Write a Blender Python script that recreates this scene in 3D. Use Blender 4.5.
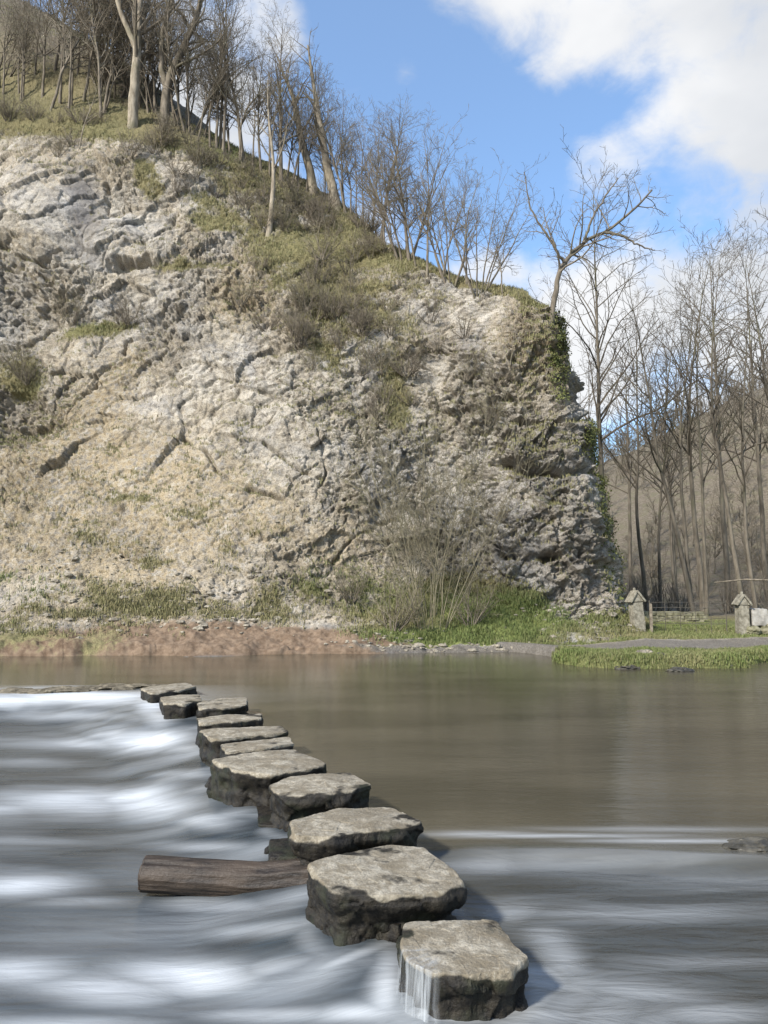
import bpy, math, random
import numpy as np
from mathutils import Vector

# ------------------------------------------------------------------ basics
for o in list(bpy.data.objects):
    bpy.data.objects.remove(o)
SC = bpy.context.scene
COL = SC.collection
PITCH = math.radians(6.0)
FPX = 745.0
CAMZ = 2.0
CP, SP = math.cos(PITCH), math.sin(PITCH)
rad = math.radians


def proj(P):
    """world -> (px, py, depth) of the photograph's camera (used while designing where things stand)"""
    P = np.asarray(P, float)
    dx, dy, dz = P[..., 0], P[..., 1], P[..., 2] - CAMZ
    dep = dy * CP + dz * SP
    dep = np.where(np.abs(dep) < 1e-3, 1e-3, dep)
    return 384 + FPX * dx / dep, 512 - FPX * (-dy * SP + dz * CP) / dep, dep


def ray(px, py):
    xc = (px - 384) / FPX
    yc = (512 - py) / FPX
    return np.array([xc, CP - yc * SP, SP + yc * CP])


def G(px, py, z=0.0):
    d = ray(px, py)
    t = (z - CAMZ) / d[2]
    return np.array([d[0] * t, d[1] * t, z])


def atY(px, py, Y):
    d = ray(px, py)
    t = Y / d[1]
    return np.array([d[0] * t, Y, CAMZ + d[2] * t])


# ------------------------------------------------------------------ noise
def _h(ix, iy, iz, seed):
    n = (ix * 374761393 + iy * 668265263 + iz * 2147483647 + seed * 974711) & 0xFFFFFFFF
    n = ((n ^ (n >> 13)) * 1274126177) & 0xFFFFFFFF
    n = ((n ^ (n >> 16)) * 2246822519) & 0xFFFFFFFF
    n = n ^ (n >> 15)
    return (n & 0xFFFFFF).astype(np.float64) / 16777216.0


def vnoise(p, seed=0):
    p = np.asarray(p, float)
    f = np.floor(p)
    i = f.astype(np.int64)
    t = p - f
    t = t * t * t * (t * (t * 6 - 15) + 10)
    r = 0
    for a in (0, 1):
        wx = t[..., 0] if a else 1 - t[..., 0]
        for b in (0, 1):
            wy = t[..., 1] if b else 1 - t[..., 1]
            for c in (0, 1):
                wz = t[..., 2] if c else 1 - t[..., 2]
                r = r + wx * wy * wz * _h(i[..., 0] + a, i[..., 1] + b, i[..., 2] + c, seed)
    return r


def fbm(p, octv=4, seed=0, gain=0.5):
    p = np.asarray(p, float)
    s, a, tot = 0, 1.0, 0
    for k in range(octv):
        s = s + a * (vnoise(p * (2.03 ** k) + k * 7.7, seed + k) - 0.5)
        tot += a * 0.5
        a *= gain
    return s / tot          # about -1..1


def worley(p, seed=0):
    """F1, F2, cell random (3 values), vector from the cell's point"""
    p = np.asarray(p, float)
    sh = p.shape[:-1]
    p = p.reshape(-1, 3)
    i = np.floor(p).astype(np.int64)
    n = len(p)
    f1 = np.full(n, 9.0)
    f2 = np.full(n, 9.0)
    best = np.zeros((n, 3), np.int64)
    bv = np.zeros((n, 3))
    for a in (-1, 0, 1):
        for b in (-1, 0, 1):
            for c in (-1, 0, 1):
                cx, cy, cz = i[:, 0] + a, i[:, 1] + b, i[:, 2] + c
                q = np.stack([cx + _h(cx, cy, cz, seed), cy + _h(cx, cy, cz, seed + 11),
                              cz + _h(cx, cy, cz, seed + 23)], 1)
                v = p - q
                d = np.sqrt((v * v).sum(1))
                m = d < f1
                f2 = np.where(m, f1, np.minimum(f2, d))
                f1 = np.where(m, d, f1)
                best[m] = np.stack([cx, cy, cz], 1)[m]
                bv[m] = v[m]
    rnd = np.stack([_h(best[:, 0], best[:, 1], best[:, 2], seed + 100 + k) for k in range(4)], 1)
    return f1.reshape(sh), f2.reshape(sh), rnd.reshape(sh + (4,)), bv.reshape(sh + (3,))


def sstep(a, b, x):
    t = np.clip((x - a) / (b - a), 0, 1)
    return t * t * (3 - 2 * t)


# ------------------------------------------------------------------ mesh helpers
def mesh_np(name, verts, faces, mat=None, smooth=True, attrs=None, parent=None, uv=None):
    """faces: (n,3) or (n,4) int array"""
    me = bpy.data.meshes.new(name)
    verts = np.ascontiguousarray(verts, dtype=np.float32)
    faces = np.ascontiguousarray(faces, dtype=np.int32)
    nv, nf, k = len(verts), len(faces), faces.shape[1]
    me.vertices.add(nv)
    me.vertices.foreach_set("co", verts.ravel())
    me.loops.add(nf * k)
    me.loops.foreach_set("vertex_index", faces.ravel())
    me.polygons.add(nf)
    me.polygons.foreach_set("loop_start", np.arange(0, nf * k, k, dtype=np.int32))
    me.polygons.foreach_set("use_smooth", np.full(nf, bool(smooth)))
    me.update(calc_edges=True)
    me.validate()
    if attrs:
        for an, arr in attrs.items():
            arr = np.asarray(arr, np.float32)
            if arr.ndim == 1:
                at = me.attributes.new(an, 'FLOAT', 'POINT')
                at.data.foreach_set('value', np.ascontiguousarray(arr))
            else:
                c4 = np.ones((nv, 4), np.float32)
                c4[:, :arr.shape[1]] = arr
                at = me.attributes.new(an, 'FLOAT_COLOR', 'POINT')
                at.data.foreach_set('color', c4.ravel())
    if mat:
        me.materials.append(mat)
    o = bpy.data.objects.new(name, me)
    COL.objects.link(o)
    if parent is not None:
        o.parent = parent
    return o


def grid_faces(nr, nc, wrap=False):
    r = np.arange(nr - 1)[:, None]
    c = np.arange(nc if wrap else nc - 1)[None, :]
    c2 = (c + 1) % nc
    a = r * nc + c
    b = r * nc + c2
    d = (r + 1) * nc + c2
    e = (r + 1) * nc + c
    return np.stack([a, b, d, e], -1).reshape(-1, 4)


def grid_normals(P):
    du = np.gradient(P, axis=1)
    dv = np.gradient(P, axis=0)
    n = np.cross(du, dv)
    n /= np.maximum(np.linalg.norm(n, axis=-1, keepdims=True), 1e-9)
    return n


def tag(o, label=None, cat=None, group=None, kind=None):
    if label:
        o['label'] = label
    if cat:
        o['category'] = cat
    if group:
        o['group'] = group
    if kind:
        o['kind'] = kind
    return o


def empty(name, loc=(0, 0, 0), rz=0.0, scale=1.0):
    o = bpy.data.objects.new(name, None)
    COL.objects.link(o)
    o.location = loc
    o.rotation_euler = (0, 0, rz)
    o.scale = (scale,) * 3
    o.empty_display_size = 0.2
    return o


def copy_thing(o):
    c = o.copy()
    COL.objects.link(c)
    for ch in [x for x in bpy.data.objects if x.parent == o]:
        d = ch.copy()
        COL.objects.link(d)
        d.parent = c
        for g in [x for x in bpy.data.objects if x.parent == ch]:
            e = g.copy()
            COL.objects.link(e)
            e.parent = d
    return c


# ------------------------------------------------------------------ node helpers
class NT:
    def __init__(self, nt):
        self.nt = nt
        self.n = nt.nodes
        self.l = nt.links

    def new(self, t, **kw):
        nd = self.n.new(t)
        for k, v in kw.items():
            setattr(nd, k, v)
        return nd

    def put(self, sock, v):
        if hasattr(v, 'is_output') or isinstance(v, bpy.types.NodeSocket):
            self.l.new(v, sock)
        else:
            sock.default_value = v

    def math(self, op, a, b=0.0, c=0.0, clamp=False):
        nd = self.new('ShaderNodeMath', operation=op, use_clamp=clamp)
        self.put(nd.inputs[0], a)
        self.put(nd.inputs[1], b)
        self.put(nd.inputs[2], c)
        return nd.outputs[0]

    def mix(self, f, a, b, blend='MIX'):
        nd = self.new('ShaderNodeMix', data_type='RGBA', blend_type=blend)
        self.put(nd.inputs[0], f)
        for s, v in ((nd.inputs[6], a), (nd.inputs[7], b)):
            if isinstance(v, (tuple, list)) and len(v) == 3:
                v = tuple(v) + (1,)
            self.put(s, v)
        return nd.outputs[2]

    def noise(self, vec, scale, detail=4.0, rough=0.55, dist=0.0):
        nd = self.new('ShaderNodeTexNoise')
        if vec is not None:
            self.l.new(vec, nd.inputs['Vector'])
        nd.inputs['Scale'].default_value = scale
        nd.inputs['Detail'].default_value = detail
        nd.inputs['Roughness'].default_value = rough
        nd.inputs['Distortion'].default_value = dist
        return nd.outputs['Fac']

    def vor(self, vec, scale, feature='F1'):
        nd = self.new('ShaderNodeTexVoronoi', feature=feature)
        if vec is not None:
            self.l.new(vec, nd.inputs['Vector'])
        nd.inputs['Scale'].default_value = scale
        return nd

    def rng(self, v, a, b, c=0.0, d=1.0, smooth=True):
        nd = self.new('ShaderNodeMapRange', interpolation_type='SMOOTHSTEP' if smooth else 'LINEAR')
        self.put(nd.inputs[0], v)
        for k, x in zip((1, 2, 3, 4), (a, b, c, d)):
            nd.inputs[k].default_value = x
        return nd.outputs[0]

    def attr(self, name):
        nd = self.new('ShaderNodeAttribute', attribute_name=name)
        return nd

    def sep(self, col):
        nd = self.new('ShaderNodeSeparateColor')
        self.l.new(col, nd.inputs[0])
        return nd.outputs

    def mapping(self, vec, scale=(1, 1, 1), rot=(0, 0, 0)):
        nd = self.new('ShaderNodeMapping')
        self.l.new(vec, nd.inputs[0])
        nd.inputs['Scale'].default_value = scale
        nd.inputs['Rotation'].default_value = rot
        return nd.outputs[0]

    def bump(self, height, strength, dist, normal=None):
        nd = self.new('ShaderNodeBump')
        nd.inputs['Strength'].default_value = strength
        nd.inputs['Distance'].default_value = dist
        self.l.new(height, nd.inputs['Height'])
        if normal is not None:
            self.l.new(normal, nd.inputs['Normal'])
        return nd.outputs[0]


def material(name):
    m = bpy.data.materials.new(name)
    m.use_nodes = True
    T = NT(m.node_tree)
    b = T.n['Principled BSDF']
    b.inputs['Specular IOR Level'].default_value = 0.3
    return m, T, b


def geo_pos(T):
    return T.new('ShaderNodeNewGeometry').outputs['Position']


def obj_pos(T):
    return T.new('ShaderNodeTexCoord').outputs['Object']


# ------------------------------------------------------------------ materials
def mat_terrain():
    m, T, b = material('limestone_and_turf')
    P = geo_pos(T)
    A = T.sep(T.attr('mask_a').outputs['Color'])   # veg, earth, ochre
    B = T.sep(T.attr('mask_b').outputs['Color'])   # dark patches, gravel, green
    n1 = T.noise(P, 0.9, 5, 0.6)
    n2 = T.noise(P, 4.5, 6, 0.65)
    n3 = T.noise(P, 22.0, 4, 0.65)
    v1 = T.vor(P, 2.6)
    rock = T.mix(T.rng(n2, 0.3, 0.7), (0.14, 0.118, 0.09), (0.485, 0.437, 0.362))
    gs = T.noise(T.mapping(P, (1, 1, 0.7)), 0.33, 4, 0.6, 0.8)
    rock = T.mix(T.math('MULTIPLY', T.rng(gs, 0.44, 0.58), 0.7), rock, T.mix(T.rng(n2, .3, .7), (0.20, 0.195, 0.19), (0.43, 0.42, 0.41)))
    rock = T.mix(T.math('MULTIPLY', T.rng(n1, 0.42, 0.62), 0.35), rock, (0.33, 0.32, 0.30))
    cellv = T.sep(v1.outputs['Color'])[0]
    rock = T.mix(T.math('MULTIPLY', T.rng(cellv, 0.55, 0.9), 0.5), rock, (0.60, 0.555, 0.48))
    rock = T.mix(T.math('MULTIPLY', T.rng(n3, 0.56, 0.72), 0.45), rock, (0.66, 0.625, 0.555))
    rock = T.mix(T.math('MULTIPLY', T.rng(n3, 0.48, 0.36), 0.7), rock, (0.085, 0.072, 0.055))
    # ochre lichen and thin dead turf over the stone
    oc = T.math('MULTIPLY', A[2], T.rng(n2, 0.28, 0.62))
    rock = T.mix(oc, rock, T.mix(T.rng(n3, 0.35, 0.65), (0.225, 0.173, 0.10), (0.40, 0.327, 0.218)))
    # dark stains and other darker patches
    rock = T.mix(T.math('MULTIPLY', B[0], T.rng(n2, 0.25, 0.6, 0.35, 0.85)), rock, (0.11, 0.103, 0.102))
    # gravel path
    gv = T.mix(T.rng(n3, 0.35, 0.65), (0.09, 0.079, 0.065), (0.17, 0.152, 0.127))
    c = T.mix(B[1], rock, gv)
    # red-brown earth
    er = T.mix(T.rng(n2, 0.3, 0.7), (0.115, 0.077, 0.050), (0.225, 0.163, 0.112))
    er = T.mix(T.math('MULTIPLY', T.rng(n3, 0.58, 0.7), 0.5), er, (0.26, 0.20, 0.145))
    c = T.mix(T.rng(T.math('ADD', A[1], T.math('MULTIPLY', T.math('SUBTRACT', n2, 0.5), 0.7)), 0.3, 0.65), c, er)
    # fallen leaves on the woodland floor
    lt = T.mix(T.rng(n2, 0.3, 0.7), (0.11, 0.09, 0.066), (0.215, 0.18, 0.137))
    lt = T.mix(T.math('MULTIPLY', T.rng(n1, 0.45, 0.65), 0.6), lt, (0.15, 0.14, 0.085))
    # turf, from dead straw to fresh green
    dead = T.mix(T.rng(n3, 0.3, 0.7), (0.125, 0.105, 0.052), (0.25, 0.215, 0.115))
    green = T.mix(T.rng(n3, 0.3, 0.7), (0.09, 0.105, 0.032), (0.20, 0.22, 0.075))
    turf = T.mix(B[2], dead, green)
    vf = T.rng(T.math('ADD', A[0], T.math('MULTIPLY', T.math('SUBTRACT', n2, 0.5), 0.9)), 0.35, 0.62)
    c = T.mix(vf, c, turf)
    c = T.mix(T.attr('litter').outputs['Fac'], c, lt)
    T.l.new(c, b.inputs['Base Color'])
    b.inputs['Roughness'].default_value = 0.92
    b.inputs['Specular IOR Level'].default_value = 0.2
    h = T.math('ADD', T.math('MULTIPLY', n2, 0.6), T.math('MULTIPLY', n3, 0.5))
    h = T.math('ADD', h, T.math('MULTIPLY', T.math('ABSOLUTE', T.math('SUBTRACT', T.noise(T.mapping(P, (1, 1, 1.6)), 6.0, 5, 0.7), 0.5)), 1.6))
    wp = T.new('ShaderNodeVectorMath', operation='ADD')
    nz = T.new('ShaderNodeTexNoise')
    T.l.new(P, nz.inputs['Vector'])
    nz.inputs['Scale'].default_value = 3.5
    nz.inputs['Detail'].default_value = 4
    sc_ = T.new('ShaderNodeVectorMath', operation='SCALE')
    T.l.new(nz.outputs['Color'], sc_.inputs[0])
    sc_.inputs['Scale'].default_value = 0.35
    T.l.new(P, wp.inputs[0])
    T.l.new(sc_.outputs[0], wp.inputs[1])
    for sc2, ay, amp in ((2.2, 0.6, 1.1), (5.5, -0.5, 0.6)):
        va = T.vor(T.mapping(wp.outputs[0], (1, 1, 2.0), (0, ay, 0.3)), sc2)
        h = T.math('ADD', h, T.math('MULTIPLY', T.sep(va.outputs['Color'])[1], amp))
    rockonly = T.math('SUBTRACT', 1.0, T.math('MAXIMUM', A[1], B[1]), clamp=True)
    h = T.math('MULTIPLY', h, T.math('ADD', 0.25, T.math('MULTIPLY', rockonly, 0.75)))
    h = T.math('MULTIPLY', h, T.attr('crag').outputs['Fac'])
    T.l.new(T.bump(h, 0.9, 0.11), b.inputs['Normal'])
    return m


def mat_bark(name, dark, light, sc=6.0):
    m, T, b = material(name)
    P = obj_pos(T)
    n = T.noise(T.mapping(P, (1, 1, 0.25)), sc, 5, 0.65)
    n2 = T.noise(P, 0.7, 3, 0.5)
    c = T.mix(T.rng(n, 0.32, 0.68), dark, light)
    oi = T.new('ShaderNodeObjectInfo').outputs['Random']
    c = T.mix(T.math('MULTIPLY', T.rng(n2, 0.5, 0.7), 0.4), c, (0.12, 0.13, 0.06))
    c = T.mix(T.math('MULTIPLY', oi, 0.35), c, tuple(x * 0.55 for x in dark))
    T.l.new(c, b.inputs['Base Color'])
    b.inputs['Roughness'].default_value = 0.9
    T.l.new(T.bump(n, 0.6, 0.03), b.inputs['Normal'])
    return m


def mat_leaf(name, c1, c2, c3=None):
    m, T, b = material(name)
    tint = T.attr('tint').outputs['Fac']
    c = T.mix(tint, c1, c2)
    if c3:
        c = T.mix(T.rng(T.noise(geo_pos(T), 0.7, 3), 0.45, 0.62), c, c3)
    T.l.new(c, b.inputs['Base Color'])
    b.inputs['Roughness'].default_value = 0.75
    return m


def mat_stone():
    m, T, b = material('river_limestone')
    P = geo_pos(T)
    wet = T.attr('wet').outputs['Fac']  # dark sides: wet algae stain plus shade painted into the colour
    n1 = T.noise(P, 3.0, 5, 0.6)
    n2 = T.noise(P, 14.0, 6, 0.7)
    n3 = T.noise(P, 70.0, 4, 0.7)
    c = T.mix(T.rng(n2, 0.3, 0.7), (0.20, 0.172, 0.125), (0.41, 0.365, 0.285))
    c = T.mix(T.math('MULTIPLY', T.rng(n1, 0.42, 0.60), 0.75), c, (0.17, 0.14, 0.095))
    c = T.mix(T.math('MULTIPLY', T.rng(n3, 0.55, 0.68), 0.5), c, (0.53, 0.49, 0.40))
    c = T.mix(T.math('MULTIPLY', T.rng(n3, 0.45, 0.33), 0.7), c, (0.07, 0.06, 0.045))
    n4 = T.noise(P, 6.5, 5, 0.7, 0.6)
    c = T.mix(T.math('MULTIPLY', T.rng(n4, 0.47, 0.62), 0.75), c, (0.165, 0.135, 0.09))
    c = T.mix(T.math('MULTIPLY', T.rng(n4, 0.40, 0.30), 0.5), c, (0.13, 0.125, 0.11))
    w = T.mix(T.rng(n2, 0.35, 0.7), (0.009, 0.0075, 0.006), (0.034, 0.028, 0.019))
    w = T.mix(T.math('MULTIPLY', T.rng(n1, 0.5, 0.65), 0.5), w, (0.026, 0.031, 0.014))
    wet_shade = T.rng(T.math('ADD', wet, T.math('MULTIPLY', T.math('SUBTRACT', n2, 0.5), 0.6)), 0.35, 0.65)
    c = T.mix(wet_shade, c, w)
    T.l.new(c, b.inputs['Base Color'])
    T.l.new(T.rng(wet_shade, 0, 1, 0.88, 0.55, False), b.inputs['Roughness'])
    h = T.math('ADD', T.math('MULTIPLY', n2, 0.7), T.math('MULTIPLY', n3, 0.35))
    T.l.new(T.bump(h, 0.75, 0.03), b.inputs['Normal'])
    return m


def mat_log():
    m, T, b = material('wet_log_wood')
    P = obj_pos(T)
    n = T.noise(T.mapping(P, (1.2, 9, 9)), 3.0, 6, 0.65)
    n2 = T.noise(P, 30, 4, 0.6)
    n3 = T.noise(P, 2.2, 3, 0.6)
    c = T.mix(T.rng(n, 0.3, 0.7), (0.016, 0.0125, 0.010), (0.056, 0.042, 0.031))
    c = T.mix(T.math('MULTIPLY', T.rng(n3, 0.5, 0.7), 0.5), c, (0.085, 0.062, 0.044))
    T.l.new(c, b.inputs['Base Color'])
    b.inputs['Roughness'].default_value = 0.5
    T.l.new(T.bump(T.math('ADD', n, T.math('MULTIPLY', n2, 0.4)), 0.7, 0.02), b.inputs['Normal'])
    return m


def mat_cut():
    m, T, b = material('log_cut_end')
    n = T.noise(obj_pos(T), 9, 5, 0.6)
    c = T.mix(T.rng(n, 0.3, 0.7), (0.02, 0.015, 0.012), (0.085, 0.06, 0.04))
    T.l.new(c, b.inputs['Base Color'])
    b.inputs['Roughness'].default_value = 0.6
    return m


def mat_water():
    m, T, b = material('river_water')
    P = geo_pos(T)
    W = T.sep(T.attr('water').outputs['Color'])   # foam, aerated with painted sky blue, ripple
    st = T.noise(T.mapping(P, (0.55, 4.0, 1.0), (0, 0, 0.10)), 2.2, 5, 0.6, 0.35)
    st2 = T.noise(T.mapping(P, (1.2, 16.0, 1.0), (0, 0, 0.08)), 2.0, 4, 0.6, 0.5)
    foam = T.math('MULTIPLY', W[0], T.rng(st, 0.25, 0.65, 0.85, 1.05), clamp=True)
    foam = T.math('MULTIPLY', foam, T.rng(st2, 0.3, 0.7, 0.92, 1.03), clamp=True)
    n1 = T.noise(T.mapping(P, (0.25, 0.9, 1)), 0.8, 3, 0.5)
    deep = T.mix(T.rng(n1, 0.35, 0.65), (0.054, 0.047, 0.031), (0.082, 0.071, 0.048))
    aer_sky = T.mix(T.rng(st, 0.3, 0.7), (0.017, 0.023, 0.028), (0.039, 0.051, 0.060))  # aerated water, with bluish sky light put into its colour
    c = T.mix(W[1], deep, aer_sky)
    c = T.mix(foam, c, (0.60, 0.62, 0.63))
    T.l.new(c, b.inputs['Base Color'])
    b.inputs['IOR'].default_value = 1.33
    b.inputs['Specular IOR Level'].default_value = 0.5
    r = T.math('ADD', 0.13, T.math('MULTIPLY', W[1], 0.13))
    r = T.math('ADD', r, T.math('MULTIPLY', foam, 0.4))
    T.l.new(r, b.inputs['Roughness'])
    rp = T.noise(T.mapping(P, (1.3, 5.0, 1.0), (0, 0, 0.05)), 1.6, 4, 0.55, 0.6)
    hh = T.math('MULTIPLY', rp, T.math('ADD', 0.14, T.math('MULTIPLY', W[2], 0.6)))
    T.l.new(T.bump(hh, 0.35, 0.10), b.inputs['Normal'])
    return m


def mat_spill():
    m, T, b = material('spilling_water')
    uv = T.attr('fall').outputs['Color']
    s = T.sep(uv)
    co = T.new('ShaderNodeCombineXYZ')
    T.l.new(T.math('MULTIPLY', s[0], 1.0), co.inputs[0])
    T.l.new(T.math('MULTIPLY', s[1], 0.16), co.inputs[1])
    n = T.noise(co.outputs[0], 8.0, 5, 0.6, 0.8)
    a = T.math('MULTIPLY', T.rng(n, 0.38, 0.72, 0.02, 0.8), s[2], clamp=True)
    b.inputs['Base Color'].default_value = (0.58, 0.61, 0.63, 1)
    b.inputs['Roughness'].default_value = 0.35
    T.l.new(T.math('MULTIPLY', a, 0.85), b.inputs['Alpha'])
    return m


def mat_plain(name, c1, c2, sc=8.0, rough=0.9, bump=0.5, dist=0.03):
    m, T, b = material(name)
    P = geo_pos(T)
    n = T.noise(P, sc, 5, 0.65)
    n2 = T.noise(P, sc * 0.2, 3, 0.5)
    c = T.mix(T.rng(n, 0.3, 0.7), c1, c2)
    c = T.mix(T.math('MULTIPLY', T.rng(n2, 0.5, 0.68), 0.45), c, tuple(x * 0.45 for x in c1))
    T.l.new(c, b.inputs['Base Color'])
    b.inputs['Roughness'].default_value = rough
    T.l.new(T.bump(n, bump, dist), b.inputs['Normal'])
    return m


M_TERR = mat_terrain()
M_STONE = mat_stone()
M_LOG = mat_log()
M_CUT = mat_cut()
M_WATER = mat_water()
M_SPILL = mat_spill()
M_BARK = mat_bark('grey_brown_bark', (0.10, 0.083, 0.06), (0.25, 0.21, 0.16))
M_PALE = mat_bark('pale_sunlit_bark', (0.17, 0.14, 0.10), (0.36, 0.31, 0.235))
M_DARK = mat_bark('dark_bark', (0.08, 0.068, 0.052), (0.19, 0.163, 0.125))
M_TWIG = mat_bark('brown_twigs', (0.13, 0.108, 0.08), (0.25, 0.213, 0.16), 2.0)
M_OLIVE = mat_bark('olive_budding_twigs', (0.155, 0.134, 0.085), (0.30, 0.262, 0.175), 2.0)
M_TWIGD = mat_bark('dark_brown_twigs', (0.085, 0.07, 0.052), (0.18, 0.152, 0.115), 2.0)
M_IVY = mat_leaf('ivy_leaf', (0.05, 0.06, 0.016), (0.15, 0.155, 0.045))
M_GRASS = mat_leaf('grass_blade', (0.22, 0.195, 0.098), (0.115, 0.145, 0.042))
M_PILLAR = mat_plain('mossy_pillar_stone', (0.14, 0.125, 0.09), (0.31, 0.285, 0.225), 9.0)
M_WALLST = mat_plain('mossy_wall_stone', (0.10, 0.095, 0.05), (0.27, 0.25, 0.17), 5.0)
M_WHITE = mat_plain('whitewashed_stone', (0.27, 0.25, 0.215), (0.41, 0.39, 0.35), 6.0)
M_IRON = mat_plain('weathered_grey_rail', (0.06, 0.052, 0.042), (0.13, 0.115, 0.092), 12.0, 0.8)
M_WOODG = mat_plain('weathered_wood', (0.13, 0.105, 0.075), (0.28, 0.24, 0.18), 10.0)
M_BOULDER = mat_plain('scree_limestone', (0.13, 0.112, 0.085), (0.36, 0.32, 0.25), 7.0)
M_WEIR = mat_plain('weedy_weir_rock', (0.06, 0.05, 0.032), (0.20, 0.17, 0.12), 9.0, 0.6)
M_WETROCK = mat_plain('wet_dark_rock', (0.03, 0.028, 0.022), (0.10, 0.09, 0.07), 9.0, 0.45)

# ------------------------------------------------------------------ camera, sun, sky
cam = bpy.data.cameras.new('camera')
cam.sensor_fit = 'VERTICAL'
cam.sensor_height = 36.0
cam.sensor_width = 27.0
cam.lens = FPX / 1024 * 36.0
cam.clip_start = 0.05
cam.clip_end = 3000
camo = bpy.data.objects.new('camera', cam)
COL.objects.link(camo)
camo.location = (0, 0, CAMZ)
camo.rotation_euler = (math.pi / 2 + PITCH, 0, 0)
SC.camera = camo

SUN = Vector((-0.60, -0.66, 0.68)).normalized()
sl = bpy.data.lights.new('sun', 'SUN')
sl.energy = 4.8
sl.angle = rad(5.0)
sl.color = (1.0, 0.955, 0.88)
so = bpy.data.objects.new('sun', sl)
COL.objects.link(so)
so.rotation_euler = SUN.to_track_quat('Z', 'Y').to_euler()
so.location = (-30, -20, 40)

wd = bpy.data.worlds.new('World')
SC.world = wd
wd.use_nodes = True
W = NT(wd.node_tree)
bg = W.n['Background']
sky = W.new('ShaderNodeTexSky')
sky.sky_type = 'NISHITA'
sky.sun_disc = False
sky.sun_elevation = math.asin(SUN.z)
sky.sun_rotation = math.atan2(SUN.x, SUN.y)
sky.altitude = 100
sky.air_density = 1.0
sky.dust_density = 0.6
sky.ozone_density = 1.6
dirn = W.new('ShaderNodeTexCoord').outputs['Generated']
nrm = W.new('ShaderNodeVectorMath', operation='NORMALIZE')
W.l.new(dirn, nrm.inputs[0])
D = nrm.outputs[0]
cl_n = W.noise(W.mapping(D, (1, 1, 1.7)), 5.0, 7, 0.58, 0.3)
cl_f = W.noise(W.mapping(D, (1, 1, 1.6)), 2.4, 5, 0.5)
blobs = [(720, 0, 5.5, 1.0), (640, -50, 7, 1.0), (768, 55, 5, 1.0), (850, 0, 11, 1.0), (530, -75, 5.5, .9), (775, 215, 3.6, .7),
         (715, 205, 2.6, .5), (606, 176, 3.4, .42), (640, 190, 3.0, .36), (590, 340, 6, .9), (490, 300, 3.6, .6), (650, 300, 4.5, .7), (740, 330, 7, .85),
         (262, 30, 2.6, .6), (205, 110, 4.5, .8), (120, 40, 8, .6), (255, 175, 2.6, .55), (405, 68, 1.2, .28), (380, 240, 2.4, .4)]
acc = None
for (bx, by, br, bw) in blobs:
    d = ray(bx, by)
    d = d / np.linalg.norm(d)
    dt = W.new('ShaderNodeVectorMath', operation='DOT_PRODUCT')
    W.l.new(D, dt.inputs[0])
    dt.inputs[1].default_value = tuple(d)
    mr = W.rng(dt.outputs['Value'], math.cos(rad(br * 1.45)), math.cos(rad(br * 0.25)), 0.0, bw)
    acc = mr if acc is None else W.math('MAXIMUM', acc, mr)
# broken cloud over the rest of the sky, behind the camera and overhead
sy = W.new('ShaderNodeSeparateXYZ')
W.l.new(D, sy.inputs[0])
back = W.rng(sy.outputs[1], 0.55, 0.1, 0.0, 0.42)
acc = W.math('MAXIMUM', acc, back)
dens = W.math('ADD', acc, W.math('ADD', W.math('MULTIPLY', W.math('SUBTRACT', cl_n, 0.5), 1.6), W.math('MULTIPLY', W.math('SUBTRACT', W.noise(W.mapping(D, (1, 1, 1.5)), 15.0, 6, 0.6, 0.4), 0.5), 0.9)))
mask = W.rng(dens, 0.2, 0.95)
cloudc = W.mix(W.rng(cl_f, 0.38, 0.66), (3.5, 3.6, 3.75), (4.8, 4.8, 4.8))
hs = W.new('ShaderNodeHueSaturation')
hs.inputs['Saturation'].default_value = 1.22
hs.inputs['Value'].default_value = 1.32
W.l.new(sky.outputs['Color'], hs.inputs['Color'])
skyc = W.mix(0.20, hs.outputs['Color'], (3.6, 4.3, 5.3))
final = W.mix(W.math('MULTIPLY', mask, 0.97), skyc, cloudc)
W.l.new(final, bg.inputs['Color'])
bg.inputs['Strength'].default_value = 0.15

SC.view_settings.view_transform = 'Standard'
SC.view_settings.look = 'None'
SC.view_settings.gamma = 1.0
SC.view_settings.use_curve_mapping = False
SC.view_settings.exposure = 0.5
SC.cycles.max_bounces = 6
SC.cycles.diffuse_bounces = 3
SC.cycles.glossy_bounces = 3
SC.cycles.transparent_max_bounces = 12
SC.cycles.use_denoising = True

# ------------------------------------------------------------------ cliff and hillside (one sheet)
def march(px, spec, Y0, z0=0.0):
    """profile of one column: from (Y0, z0), each (py, slope) climbs at that slope until it is seen at py"""
    pts = [(Y0 - 1.6, -0.7), (Y0, z0)]
    Y, z = Y0, z0
    for py, sl in spec:
        a = math.atan((512 - py) / FPX) + PITCH
        k = math.tan(a)
        m_ = math.tan(rad(sl))
        # z + m(Y'-Y) = CAMZ + kY'
        Yn = (CAMZ - z + m_ * Y) / (m_ - k)
        z = z + m_ * (Yn - Y)
        Y = Yn
        pts.append((Y, z))
    return pts


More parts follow.
